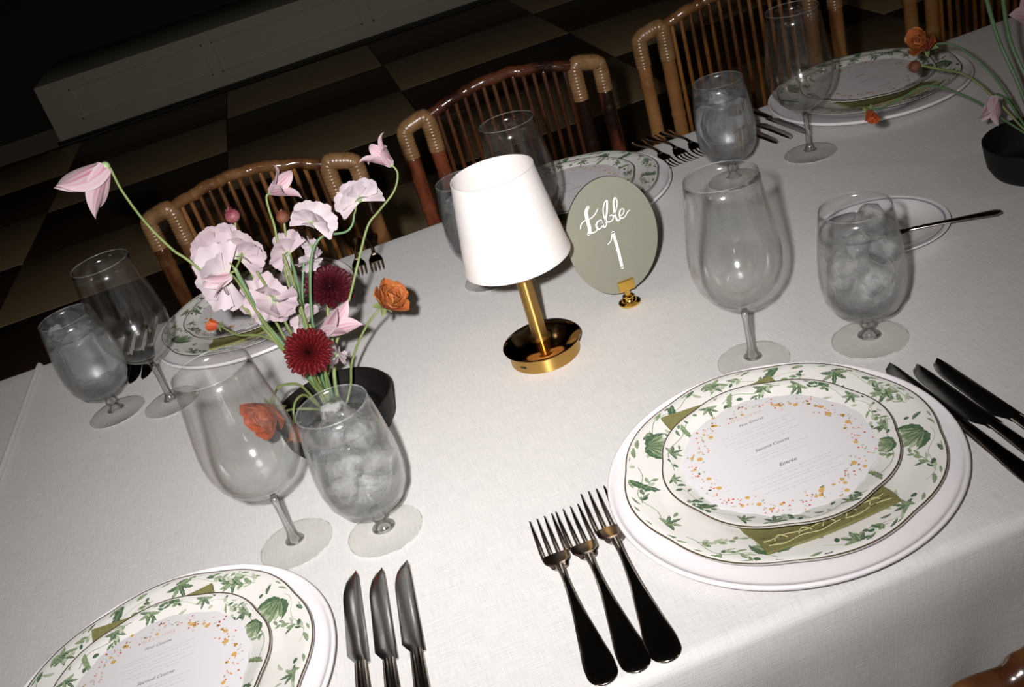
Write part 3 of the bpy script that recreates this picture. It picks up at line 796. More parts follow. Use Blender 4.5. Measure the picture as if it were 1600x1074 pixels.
# ---- cutlery
def loft(mb, sections, n=10, mi=0):
    """sections: (y, x, z, half width, half thickness)"""
    rows = []
    for (y, x, z, w, t) in sections:
        rows.append([(x + w * cos(2 * pi * k / n), y, z + t * sin(2 * pi * k / n)) for k in range(n)])
    o = len(mb.v)
    mb.grid(rows, True, mi, None, True)
    mb.f.append(tuple(o + k for k in range(n))); mb.mi.append(mi); mb.uv.append([(0, 0)] * n)
    mb.f.append(tuple(o + (len(rows) - 1) * n + k for k in range(n))[::-1]); mb.mi.append(mi); mb.uv.append([(0, 0)] * n)

def sections(keys, n=24):
    """monotone cubic through the key sections, with a rounded first end"""
    ys = [k[0] for k in keys]; m = len(keys); dim = len(keys[0])
    slopes = [[0.0] * dim for _ in keys]
    for j in range(1, dim):
        d = [(keys[i + 1][j] - keys[i][j]) / (ys[i + 1] - ys[i]) for i in range(m - 1)]
        for i in range(m):
            if i == 0: slopes[i][j] = d[0]
            elif i == m - 1: slopes[i][j] = d[-1]
            else: slopes[i][j] = 0.0 if d[i - 1] * d[i] <= 0 else 2 * d[i - 1] * d[i] / (d[i - 1] + d[i])
    steps = [ys[0] + (ys[-1] - ys[0]) * i / n for i in range(n + 1)] + [ys[0] + (ys[1] - ys[0]) * (k / 7) ** 2 for k in range(1, 7)]
    out = []
    for y in sorted(set(steps)):
        for i in range(m - 1):
            if ys[i] <= y <= ys[i + 1] + 1e-9:
                h = ys[i + 1] - ys[i]; t = (y - ys[i]) / h
                row = [y]
                for j in range(1, dim):
                    p0, p1 = keys[i][j], keys[i + 1][j]
                    if i == 0: row.append(p0 + (p1 - p0) * sqrt(max(0.0, 1 - (1 - t) ** 2)))
                    else: row.append((2 * t ** 3 - 3 * t * t + 1) * p0 + (t ** 3 - 2 * t * t + t) * h * slopes[i][j] + (-2 * t ** 3 + 3 * t * t) * p1 + (t ** 3 - t * t) * h * slopes[i + 1][j])
                out.append(tuple(row)); break
    return out

def make_fork():
    r = empty('fork', (0, 0, 0), 0, 'x', 'fork')
    h = MB()
    loft(h, sections([(0.0, 0, .0030, .0012, .0005), (0.0125, 0, .0032, .0126, .0017), (0.020, 0, .0034, .0128, .0018), (0.045, 0, .0052, .0098, .0020), (0.085, 0, .0115, .0046, .0022), (0.115, 0, .0140, .0030, .0022), (0.136, 0, .0120, .0040, .0020)], 34), 12)
    h.build('handle', M['steel_soft'], r)
    hd = MB()
    loft(hd, sections([(0.132, 0, .0124, .0040, .0018), (0.140, 0, .0102, .0085, .0016), (0.148, 0, .0080, .0122, .0013), (0.160, 0, .0052, .0130, .0012)], 16), 14)
    hd.build('head', M['steel_soft'], r)
    for k in range(4):
        x = -0.0111 + 0.0074 * k
        t = MB()
        loft(t, sections([(0.157, x, .0056, .00235, .0011), (0.175, x, .0040, .0021, .0010), (0.198, x, .0052, .0016, .0009), (0.212, x, .0085, .0006, .0006)], 12), 8)
        t.build('tine', M['steel_soft'], r)
    return r
fork0 = make_fork()

def make_knife():
    r = empty('knife', (0, 0, 0), 0, 'x', 'knife')
    h = MB()
    loft(h, sections([(0.0, 0, .0042, .0015, .0010), (0.008, 0, .0044, .0088, .0034), (0.020, 0, .0046, .0092, .0038), (0.060, 0, .0046, .0074, .0036), (0.100, 0, .0046, .0062, .0032), (0.112, 0, .0046, .0058, .0028)], 22), 12)
    h.build('handle', M['steel_soft'], r)
    b = MB(); rows = []
    N = 22
    for i in range(N + 1):
        t = i / N; y = 0.110 + 0.125 * t
        right = 0.0085 - 0.002 * t
        if t > 0.90: right = 0.0067 - 0.0024 * ((t - 0.90) / 0.10) ** 2
        if t < 0.05: left = -0.0058
        elif t < 0.13: left = -0.0058 - 0.0062 * ((t - 0.05) / 0.08)
        else:
            left = -0.0120 + 0.0010 * (t - 0.13)
            if t > 0.70: left += 0.0150 * (1 - sqrt(max(0.0, 1 - ((t - 0.70) / 0.30) ** 2)))
        w = right - left
        rows.append([(left, y, .0026), (left + w * .15, y, .0036), (left + w * .6, y, .0044), (right - w * .08, y, .0046), (right, y, .0038), (right - w * .1, y, .0026), (left + w * .4, y, .0018)])
    o = len(b.v); b.grid(rows, True, 0, None, True)
    b.f.append(tuple(range(7))); b.mi.append(0); b.uv.append([(0, 0)] * 7)
    b.f.append(tuple(N * 7 + k for k in range(7))[::-1]); b.mi.append(0); b.uv.append([(0, 0)] * 7)
    b.build('blade', M['steel'], r)
    return r
knife0 = make_knife()
ZT = T + 0.0006
def lay(proto, first, end, tip, label, group, scale=1.0, dz=0.0):
    """lay a fork or knife with its handle end and its tip at these table points"""
    ang = atan2(tip[1] - end[1], tip[0] - end[0]) - pi / 2
    o = proto if first else copy_tree(proto)
    o.location = (end[0], end[1], ZT + dz); o.rotation_euler = (0, 0, ang); o.scale = (scale,) * 3
    o['label'] = label; o['group'] = group
    return o
g = 'three forks left of the near plate'
lay(fork0, True, (0.0500, 0.552), (0.0585, 0.764), 'dark steel fork laid leftmost of the three beside the near plate', g)
lay(fork0, False, (0.0775, 0.551), (0.0850, 0.763), 'dark steel fork laid between two others beside the near plate', g)
lay(fork0, False, (0.1020, 0.549), (0.1155, 0.780), 'dark steel fork touching the white charger, tines set furthest up', g, 1.06)
g = 'forks at the far setting behind the table number'
for k, nm in enumerate(('nearest the charger edge', 'middle of the three', 'outermost of the three')):
    lay(fork0, False, (0.494 + 0.026 * k, 1.648), (0.498 + 0.028 * k, 1.466 + 0.006 * k), 'fork pointing at the camera behind table number, ' + nm, g, 0.86)
g = 'forks beyond the flower bowl'
lay(fork0, False, (-0.026, 1.665), (-0.034, 1.484), 'fork beyond the flowers lying next to the far plate', g, 0.86)
lay(fork0, False, (0.002, 1.660), (-0.006, 1.479), 'fork beyond the flowers lying outer, nearer the lamp', g, 0.86)
g = 'three knives right of the near left plate'
lay(knife0, True, (-0.1405, 0.563), (-0.1290, 0.799), 'knife with broad shiny blade beside the cropped left plate', g)
lay(knife0, False, (-0.1170, 0.555), (-0.1040, 0.788), 'middle knife of three beside the cropped left plate', g, 0.99)
lay(knife0, False, (-0.0930, 0.552), (-0.0790, 0.787), 'knife furthest from the cropped left plate, with slim blade', g, 0.99)
g = 'three knives right of the near plate'
lay(knife0, False, (0.4440, 0.566), (0.4450, 0.797), 'knife partly under the charger lip of the near plate', g, 0.98)
lay(knife0, False, (0.4660, 0.548), (0.4640, 0.779), 'middle knife of three right of near plate, with orange reflection', g, 0.98)
lay(knife0, False, (0.4870, 0.545), (0.4845, 0.777), 'outermost knife right of the near plate', g, 0.98)
g = 'knives beside the dim far right setting'
for k, nm in enumerate(('nearest the blond chair', 'middle one', 'nearest the plate')):
    lay(knife0, False, (0.634 + 0.027 * k, 1.632), (0.653 + 0.024 * k, 1.420 + 0.006 * k), 'dark knife behind the far right goblet, ' + nm, g, 0.90)
g = 'knives behind the far left goblet'
for k, nm in enumerate(('on the side of the cloth seam', 'between the two others', 'beside the plate')):
    lay(knife0, False, (-0.418 + 0.019 * k, 1.625), (-0.418 + 0.019 * k, 1.404 + 0.012 * k), 'dark knife seen through the far left glasses, ' + nm, g, 0.93)

# ---- glasses
def make_wine():
    r = empty('wine_glass', (0, 0, 0), 0, 'x', 'wine glass')
    out = [(0.0375, 0.2206), (0.0392, 0.205), (0.0425, 0.180), (0.0458, 0.158), (0.0478, 0.140), (0.0482, 0.128), (0.0468, 0.115), (0.0425, 0.101), (0.0350, 0.089), (0.0250, 0.0800), (0.0140, 0.0735), (0.0062, 0.0690), (0.0045, 0.0650)]
    inn = [(0.0, 0.0765), (0.0115, 0.0775), (0.0235, 0.0835), (0.0340, 0.0915), (0.0413, 0.103), (0.0456, 0.116), (0.0470, 0.128), (0.0466, 0.140), (0.0446, 0.158), (0.0413, 0.180), (0.0381, 0.205), (0.0366, 0.2208)]
    MB().lathe(inn + out + [(0.0, 0.0650)], 56).build('bowl', M['glass'], r, True, None)
    MB().tube([(0.0371 * cos(2 * pi * k / 56), 0.0371 * sin(2 * pi * k / 56), 0.2207) for k in range(57)], 0.0006, 6, caps=False).build('lip', M['glass_rim'], r, True, None)
    MB().tube([(0.0386 * cos(2 * pi * k / 56), 0.0386 * sin(2 * pi * k / 56), 0.0011) for k in range(57)], 0.00065, 6, caps=False).build('foot_edge', M['glass_foot_edge'], r, True, None)
    MB().lathe([(0.0, 0.0652), (0.0045, 0.0650), (0.0040, 0.055), (0.0038, 0.035), (0.0044, 0.018), (0.0062, 0.011), (0.0100, 0.0068), (0.0, 0.0066)], 24).build('stem', M['glass_stem'], r, True, None)
    MB().lathe([(0.0, 0.0066), (0.0100, 0.0066), (0.0180, 0.0046), (0.0300, 0.0026), (0.0378, 0.0018), (0.0388, 0.0010), (0.0378, 0.0004), (0.0, 0.0004)], 56).build('foot', M['glass_foot'], r, True, None)
    return r
def ice_mesh(seed, s):
    rng = random.Random(seed)
    bm = bmesh.new(); bmesh.ops.create_cube(bm, size=s)
    bmesh.ops.bevel(bm, geom=bm.edges[:], offset=s * 0.22, segments=3, affect='EDGES', profile=0.5)
    for v in bm.verts:
        v.co += Vector((noise.noise(v.co * 60 + Vector((seed, 0, 0))), noise.noise(v.co * 60 + Vector((0, seed, 0))), noise.noise(v.co * 60 + Vector((0, 0, seed))))) * s * 0.22
    me = bpy.data.meshes.new('ice_cube'); bm.to_mesh(me); bm.free()
    me.polygons.foreach_set('use_smooth', [True] * len(me.polygons)); me.materials.append(M['ice']); me.update()
    return me
ICE = [ice_mesh(k, 0.019 + 0.002 * (k % 3)) for k in range(6)]
G_OUT = [(0.0355, 0.1572), (0.0372, 0.147), (0.0402, 0.125), (0.0425, 0.104), (0.0436, 0.086), (0.0430, 0.071), (0.0400, 0.056), (0.0335, 0.0435), (0.0230, 0.0350), (0.0120, 0.0310), (0.0070, 0.0300)]
G_IN = [(0.0, 0.0345), (0.0115, 0.0348), (0.0222, 0.0378), (0.0325, 0.0455), (0.0390, 0.0572), (0.0419, 0.0715), (0.0424, 0.086), (0.0413, 0.104), (0.0390, 0.125), (0.0361, 0.147), (0.0345, 0.1573)]
def make_goblet():
    r = empty('water_goblet', (0, 0, 0), 0, 'x', 'water glass')
    MB().lathe(G_IN + G_OUT + [(0.0, 0.0300)], 56).build('bowl', M['goblet'], r, True, None)
    MB().tube([(0.0350 * cos(2 * pi * k / 56), 0.0350 * sin(2 * pi * k / 56), 0.1573) for k in range(57)], 0.0007, 6, caps=False).build('lip', M['glass_rim'], r, True, None)
    MB().tube([(0.0390 * cos(2 * pi * k / 56), 0.0390 * sin(2 * pi * k / 56), 0.0012) for k in range(57)], 0.0007, 6, caps=False).build('foot_edge', M['glass_foot_edge'], r, True, None)
    MB().lathe([(0.0, 0.0301), (0.0072, 0.0300), (0.0062, 0.0265), (0.0082, 0.0230), (0.0086, 0.0200), (0.0066, 0.0165), (0.0062, 0.0130), (0.0080, 0.0095), (0.0120, 0.0068), (0.0, 0.0066)], 24).build('stem', M['glass_stem'], r, True, None)
    MB().lathe([(0.0, 0.0066), (0.0120, 0.0066), (0.0200, 0.0048), (0.0310, 0.0028), (0.0382, 0.0020), (0.0392, 0.0011), (0.0382, 0.0004), (0.0, 0.0004)], 56).build('foot', M['glass_foot'], r, True, None)
    lvl = 0.1345
    wp = [(0.0, 0.0352)] + [(rr - 0.0004, z + 0.0003) for rr, z in G_IN[1:] if z < lvl] + [(0.0374, lvl), (0.0362, lvl - 0.0012), (0.024, lvl - 0.0015), (0.0, lvl - 0.0012)]
    w = MB().lathe(wp, 48).build('water', M['water'], r, True, None)
    rng = random.Random(4)
    for k in range(9):
        o = bpy.data.objects.new('ice_cube', ICE[k % 6]); COL.objects.link(o); o.parent = r
        a = k * 2.399; rad = (0.020 if k % 3 else 0.006)
        o.location = (rad * cos(a), rad * sin(a), 0.066 + 0.0085 * k)
        o.rotation_euler = (rng.uniform(0, 3), rng.uniform(0, 3), rng.uniform(0, 3))
    return r
wine0 = make_wine(); gob0 = make_goblet()
WINE = [((0.344, 0.892), 'wine glass standing right of the table number, empty'), ((-0.181, 0.880), 'empty wine glass near the cropped left plate, orange flower behind it'),
        ((-0.334, 1.303), 'empty wine glass behind the far left goblet against dark'), ((0.668, 1.350), 'empty wine glass in front of the dim far right plate'),
        ((0.222, 1.296), 'wine glass mostly hidden by the lamp shade, with its foot right of lamp pole')]
for i, ((x, y), lb) in enumerate(WINE):
    o = wine0 if i == 0 else copy_tree(wine0)
    o.location = (x, y, T + 0.0006); o.rotation_euler = (0, 0, i * 0.7); o['label'] = lb; o['group'] = 'wine glasses'
GOB = [((0.460, 0.851), 'goblet of ice water in front of the small bread dish'), ((-0.089, 0.845), 'goblet of ice water in front of the black flower bowl'),
       ((-0.415, 1.334), 'misted water goblet standing by the cloth seam at far left'), ((0.543, 1.603 - 0.25), 'misted water goblet before the far blond bamboo chair'),
       ((0.143, 1.322), 'water goblet half hidden behind the left of the lamp shade')]
for i, ((x, y), lb) in enumerate(GOB):
    o = gob0 if i == 0 else copy_tree(gob0)
    if i >= 2:
        for ch in list(o.children):
            if ch.name.startswith('water'):
                ch.data = ch.data.copy(); ch.data.materials[0] = M['water_far']
            if ch.name.startswith('ice_cube') and ch.location.z < 0.118:
                bpy.data.objects.remove(ch); continue
            if ch.name.startswith('bowl'):
                ch.data = ch.data.copy(); ch.data.materials[0] = M['goblet_far']
    o.location = (x, y, T + 0.0006); o.rotation_euler = (0, 0, i * 1.3); o['label'] = lb; o['group'] = 'water goblets'

# ---- bread dish and butter knife
dish = empty('bread_dish', (0.597, 1.045, T + 0.0004), 0, 'small plain white dish behind the near right water goblet', 'dish')
MB().lathe([(0.0, 0.006), (0.045, 0.006), (0.055, 0.008), (0.068, 0.0135), (0.077, 0.0165), (0.0795, 0.0168), (0.080, 0.0155), (0.077, 0.0135), (0.056, 0.005), (0.046, 0.001), (0.0, 0.001)], 64).build('dish_body', M['china'], dish)
MB().lathe([(0.0722, 0.01535), (0.0730, 0.0159), (0.0738, 0.0159), (0.0746, 0.01635)], 64).build('rim_line', principled('grey_rim_band', (0.30, 0.29, 0.33), 0.3), dish)
bk = empty('butter_knife', (0.5605, 1.038, T + 0.0085), 0, 'slim dark butter knife resting across the small white dish', 'knife')
d = Vector((0.7 - 0.5605, 0.962 - 1.038, 0)); L = d.length
bk.rotation_euler = (0, -0.062, atan2(d.y, d.x))
h = MB(); loft(h, sections([(0.058, 0, .0045, .0026, .0016), (0.090, 0, .0055, .0032, .0018), (0.130, 0, .0060, .0052, .0022), (0.155, 0, .0060, .0066, .0024), (0.162, 0, .0060, .0030, .0014)], 18), 10)
h.xform(Matrix.Rotation(-pi / 2, 4, 'Z')); h.build('handle', M['steel_soft'], bk)
h = MB(); loft(h, sections([(0.0, 0, .0016, .0012, .0005), (0.010, 0, .0020, .0070, .0007), (0.045, 0, .0035, .0080, .0008), (0.060, 0, .0045, .0028, .0014)], 14), 10)
h.xform(Matrix.Rotation(-pi / 2, 4, 'Z')); h.build('blade', M['steel_soft'], bk)

# ================================================================== table lamp
lamp = empty('table_lamp', (0.151, 1.065, T + 0.0004), radians(10), 'small cordless brass lamp with white cone shade, lit', 'lamp')
MB().lathe([(0.0, 0.0), (0.0425, 0.0), (0.0435, 0.001), (0.0435, 0.0185), (0.0, 0.0185)], 72).build('base', M['brass'], lamp, True, 40)
MB().lathe([(0.0, 0.0186), (0.0440, 0.0186), (0.0482, 0.0196), (0.0486, 0.0212), (0.0474, 0.0224), (0.030, 0.0245), (0.0105, 0.0258), (0.0, 0.0258)], 72).build('base_plate', M['brass_dark'], lamp, True, 50)
MB().lathe([(0.0, 0.0255), (0.0130, 0.0255), (0.0130, 0.0275), (0.0098, 0.0285), (0.0094, 0.032), (0.0094, 0.124), (0.0, 0.124)], 36).build('pole', M['brass'], lamp, True, 40)
MB().lathe([(0.0, 0.122), (0.019, 0.122), (0.0205, 0.125), (0.0205, 0.134), (0.016, 0.137), (0.0, 0.137)], 36).build('shade_holder', M['brass'], lamp, True, 40)
sh = MB().lathe([(0.0636, 0.134), (0.0478, 0.2425), (0.0470, 0.2425), (0.0628, 0.134)], 80, closed=True).build('shade', M['shade'], lamp, True, 40)
MB().lathe([(0.0630, 0.1340), (0.0640, 0.1342), (0.0636, 0.1372), (0.0626, 0.1372)], 80, closed=True).build('lower_binding', M['shade'], sh, True, 40)
MB().lathe([(0.0470, 0.2398), (0.0484, 0.2398), (0.0480, 0.2430), (0.0468, 0.2430)], 80, closed=True).build('upper_binding', M['shade'], sh, True, 40)
dsk = MB(); dsk.lathe([(0.0, 0.1765), (0.0566, 0.1765), (0.0566, 0.1780), (0.0, 0.1780)], 48); dsk.build('diffuser', M['shade_inner'], lamp, True, 40)
MB().ball((0, 0, 0.156), 0.011, 16, 10, (1, 1, 1.3)).build('bulb', M['bulb'], lamp)
port = MB(); port.box((-0.0435 - 0.0004, -0.0045, 0.0075), (-0.0425, 0.0045, 0.0108), bev=0.0008)
port.xform(Matrix.Rotation(radians(28), 4, 'Z')); port.build('charging_port', M['black'], lamp)

# ================================================================== table number
SX, SZ, SA, SB = 0.2784, 0.0971, 0.0580, 0.0785
sign = empty('table_number', (SX, 1.11, T + SZ), 0, "oval sage board lettered 'table 1' in white brush script", 'sign')
mb = MB(); rows = [[], [], [], []]
for k in range(96):
    a = 2 * pi * k / 96
    for i, (f, y) in enumerate(((0.0, 0.0), (1.0, 0.0), (1.0, 0.0028), (0.0, 0.0028))):
        rows[i].append((SA * f * cos(a), y, SB * f * sin(a)))
mb.grid(rows[:2], True, 0, None, True); mb.grid(rows[1:3], True, 1, None, True); mb.grid(rows[2:], True, 0, None, True)
mb.build('board', [M['sign'], M['sign_edge']], sign, True, 30)
STROKES = [
 ([(-36.4, 24.9), (-34.4, 29.9), (-29.4, 32.9), (-22.4, 32.9), (-15.4, 35.9), (-9.4, 41.9)], 1.35),
 ([(-20.4, 48.9), (-24.6, 42.9), (-25.4, 31.9), (-25.4, 19.9), (-28.4, 13.9)], 2.6),
 ([(-25.4, 19.9), (-24.4, 14.9), (-18.4, 14.9), (-15.4, 18.9)], 1.5),
 ([(-7.4, 24.9), (-11.4, 26.9), (-16.4, 22.9), (-15.4, 16.9), (-11.4, 16.9), (-7.4, 21.9), (-6.4, 24.9), (-8.4, 18.9), (-6.4, 15.9), (-3.4, 18.9)], 1.35),
 ([(-3.4, 18.9), (-4.4, 28.9), (-3.4, 38.9), (0.6, 46.9), (3.6, 47.9), (2.6, 41.9), (-0.4, 31.9), (-3.4, 24.9), (-1.4, 20.9), (3.6, 20.9), (6.6, 23.9), (5.6, 27.9), (2.6, 27.9)], 1.4),
 ([(6.6, 24.9), (11.6, 31.9), (15.6, 40.9), (14.6, 47.9), (11.6, 44.9), (9.6, 33.9), (9.6, 22.9), (11.6, 17.9), (14.6, 19.9)], 1.4),
 ([(14.6, 22.9), (19.6, 24.9), (21.6, 29.9), (17.6, 30.9), (14.6, 24.9), (15.6, 19.9), (20.6, 19.9), (25.6, 24.9), (28.6, 25.9)], 1.2),
 ([(-8.4, -7.1), (-3.4, -4.1), (0.6, 4.9)], 1.3),
 ([(1.6, 5.9), (2.6, -19.1), (2.6, -44.1)], 3.5)]
mb = MB()
for si, (pts, w) in enumerate(STROKES):
    P = smooth_path([(x / 1000, z / 1000, 0) for x, z in pts], 6)
    rr = []
    L_, R_ = [], []
    for i, p in enumerate(P):
        t = (P[min(i + 1, len(P) - 1)] - P[max(i - 1, 0)]).normalized()
        k = 0.95 + 0.65 * max(0.0, -t.y) if w < 3 else 1.0          # thicker on the down strokes, as a brush gives
        ww = w / 1000 * k * 0.5
        nrm = Vector((-t.y, t.x, 0))
        yy = -0.0005 - 0.00006 * si
        L_.append((p.x + nrm.x * ww, yy, p.y + nrm.y * ww)); R_.append((p.x - nrm.x * ww, yy, p.y - nrm.y * ww))
    mb.grid([L_, R_], False, 0)
    for q, sgn in ((P[0], 1), (P[-1], 1)):
        rad = w / 1000 * 0.5 * (0.95 if w < 3 else 1.0)
        vs = [(q.x, -0.0005 - 0.00006 * si, q.y)] + [(q.x + rad * cos(2 * pi * k / 10), -0.0005 - 0.00006 * si, q.y + rad * sin(2 * pi * k / 10)) for k in range(10)]
        mb.add(vs, [(0, 1 + k, 1 + (k + 1) % 10) for k in range(10)])
mb.build('lettering', M['white_paint'], sign, False, None)['label'] = "white brush script reading 'table 1'"
clip = empty('sign_holder', (0.2805, 1.1112, T + 0.0004), 0, 'little bright gold stand clipped under the oval sign', 'sign holder')
MB().lathe([(0.0, 0.0), (0.0135, 0.0), (0.0145, 0.0012), (0.0142, 0.0028), (0.0118, 0.0042), (0.0100, 0.0048), (0.0096, 0.0065), (0.0080, 0.0090), (0.0072, 0.0098), (0.0074, 0.0115), (0.0060, 0.0128), (0.0038, 0.0135), (0.0034, 0.0200), (0.0040, 0.0215), (0.0, 0.0215)], 40).build('foot', M['gold'], clip, True, 35)
mb = MB(); mb.box((-0.0105, -0.0042, 0.0205), (0.0105, -0.0022, 0.0335), bev=0.0006); mb.box((-0.0105, -0.0052, 0.0322), (0.0105, -0.0016, 0.0350), bev=0.0006)
mb.build('front_jaw', M['gold'], clip, True, 30)
MB().box((-0.0105, 0.0025, 0.0205), (0.0105, 0.0045, 0.0345), bev=0.0006).build('rear_jaw', M['gold'], clip, True, 30)
MB().box((-0.0105, -0.0030, 0.0195), (0.0105, 0.0035, 0.0215), bev=0.0005).build('bridge', M['gold'], clip, True, 30)

# ================================================================== flower bowls
BASE = Vector((-0.108, 1.060, 0.0))
BOWL = [(0.0, 0.004), (0.050, 0.004), (0.058, 0.007), (0.0635, 0.016), (0.0670, 0.034), (0.0690, 0.0455), (0.0705, 0.0462), (0.0715, 0.0450), (0.0700, 0.034), (0.0665, 0.014), (0.0600, 0.003), (0.052, 0.0), (0.0, 0.0)]
def make_bowl(loc, label):
    r = empty('flower_bowl', loc, 0, label, 'bowl', 'black flower bowls')
    MB().lathe(BOWL, 72).build('bowl_body', M['black_bowl'], r, True, 40)
    p = MB(); p.lathe([(0.0, 0.0045), (0.030, 0.0045), (0.030, 0.012), (0.0, 0.012)], 32)
    q = p.build('pin_holder', M['pins'], r, True, 40)
    pins = MB()
    for k in range(60):
        a = k * 2.399; rad = 0.0265 * sqrt(k / 60)
        pins.tube([(rad * cos(a), rad * sin(a), 0.0115), (rad * cos(a), rad * sin(a), 0.022)], [0.0006, 0.0003], 4)
    pins.build('pin', M['pins'], q)['kind'] = 'stuff'
    return r
make_bowl((BASE.x, BASE.y, T + 0.0004), 'low round black bowl holding flowers behind the near goblet')
B2 = Vector((0.838, 1.060, 0.0))
make_bowl((B2.x, B2.y, T + 0.0004), 'low round black flower bowl at the right edge')

# ---- petals
def frame_of(axis, roll=0.0):
    z = Vector(axis).normalized()
    up = Vector((0, 0, 1)) if abs(z.z) < 0.92 else Vector((0, 1, 0))
    x = up.cross(z).normalized(); y = z.cross(x)
    return Matrix((x, y, z)).transposed().to_4x4() @ Matrix.Rotation(roll, 4, 'Z')

def petal(mb, L, W, open_deg, roll, curl=0.0, cup=0.2, ruffle=0.0, tip='point', nu=7, nv=9, base_w=0.12, seed=0.0, mi=0, z0=0.0, r0=0.0, recurve=0.0):
    """petal leaving the axis (+Z) at open_deg, turned by roll about it"""
    rows = []; uvs = []
    for i in range(nv + 1):
        v = i / nv
        if tip == 'point': w = W * (base_w + (1 - base_w) * sin(pi * min(1, v * 0.86 + 0.10)) ** 0.9) * (1 - v ** 6)
        elif tip == 'round': w = W * (base_w + (1 - base_w) * (v ** 0.7)) * sqrt(max(0.0, 1 - max(0, (v - 0.62) / 0.38) ** 2.2))
        else: w = W * (base_w + (1 - base_w) * (v ** 0.55)) * sqrt(max(0.02, 1 - max(0, (v - 0.75) / 0.25) ** 3 * 0.75))
        ang = radians(open_deg) + curl * v + recurve * max(0, v - 0.6) ** 2 * 6
        row = []
        if i == 0: px, pz = r0, z0
        else:
            px += L / nv * sin(ang); pz += L / nv * cos(ang)
        for j in range(nu):
            u = j / (nu - 1); s = u - 0.5
            x = px; y = s * w; z = pz
            c = cup * (s * 2) ** 2 * w * 0.5
            rf = ruffle * v * v * sin(s * 17 + seed) * W + ruffle * 0.5 * v * sin(s * 31 + seed * 2 + v * 5) * W
            nx, nz = -cos(ang), sin(ang)
            x += nx * (c + rf); z += nz * (c + rf)
            if ruffle: 
                z += ruffle * 0.5 * v ** 3 * W * noise.noise((s * 9, seed, 0)) ; 
            q = (x * cos(roll) - y * sin(roll), x * sin(roll) + y * cos(roll), z)
            row.append(q); uvs.append((u, v))
        rows.append(row)
    mb.grid(rows, False, mi, uvs)

def at(p): return Vector((p[0], p[1], p[2] + T))
def stem_part(root, pts, r0, r1, mat, to_pin=None):
    P = [at(p) for p in pts]
    if to_pin is not None: P.append(Vector((to_pin.x, to_pin.y, T + 0.020)))
    Q = smooth_path(P, 4)
    loc = root.location
    n = len(Q)
    o = MB().tube([q - loc for q in Q], [r0 + (r1 - r0) * i / (n - 1) for i in range(n)], 7).build('stem', mat, root, True, None)
    return o

def root_at(name, p, label, cat, group=None):
    return empty(name, at(p), 0, label, cat, group)

def clematis(pts, axis, L, label, group, open_deg=26, n=4, roll=0.3, base=BASE, recurve=0.5, W=0.6, extra=0.0, stemmat='stem'):
    r = root_at('clematis', pts[0], label, 'flower', group)
    F = frame_of(axis)
    for k in range(n):
        mb = MB()
        petal(mb, L * (1 + 0.06 * sin(k * 2 + roll)), L * W, open_deg + 6 * sin(k * 3 + roll) + extra, roll + 2 * pi * k / n, 0.10, 0.35, 0.015, 'point', 7, 12, 0.30, k, 0, 0.0, L * 0.04, recurve)
        mb.xform(F); mb.build('petal', M['clematis'], r, True, None)
    mb = MB(); mb.ball((0, 0, 0.001), L * 0.09, 10, 6); mb.xform(F); mb.build('receptacle', M['calyx'], r)
    mb = MB()
    for k in range(7):
        a = 2 * pi * k / 7
        mb.tube([(0, 0, 0), (L * .05 * cos(a), L * .05 * sin(a), L * 0.45)], [0.0007, 0.0004], 4)
    mb.xform(F); mb.build('stamens', M['dot_sage'], r)
    stem_part(r, pts, 0.0012, 0.0019, M[stemmat], base + Vector((random.uniform(-.015, .015), random.uniform(-.012, .012), 0)))
    return r

def fan(mb, R, spread, cup, ruffle, seed, nr=9, na=23, notch=0.1, off=(0, 0, 0), rot=None, r0=0.06):
    """broad ruffled petal spreading as a fan from its claw; +Y is up, +Z faces the viewer"""
    rows = []; uvs = []
    for i in range(nr + 1):
        v = i / nr
        row = []
        for j in range(na):
            u = j / (na - 1); a = (u - 0.5) * 2 * spread
            rr = R * (1 - notch * exp(-(a / 0.22) ** 2) * v + 0.05 * sin(a * 6 + seed) * v + 0.035 * sin(a * 13 + seed * 3) * v * v + 0.02 * sin(a * 27 + seed) * v ** 4)
            rr *= 1 - 0.10 * (abs(a) / spread) ** 4
            r = rr * (r0 + (1 - r0) * v)
            z = cup * r * r / R + ruffle * R * v ** 1.6 * (sin(a * 4.5 + seed * 2) * 0.55 + sin(a * 9.5 + seed) * 0.35 + 0.8 * noise.noise((a * 1.6, v * 1.5, seed)))
            z += -0.10 * R * exp(-(a / 0.13) ** 2) * v * (1 - v) * 2
            p = Vector((r * sin(a), r * cos(a), z))
            if rot: p = rot @ p
            row.append((p.x + off[0], p.y + off[1], p.z + off[2])); uvs.append((u, v))
        rows.append(row)
    mb.grid(rows, False, 0, uvs)

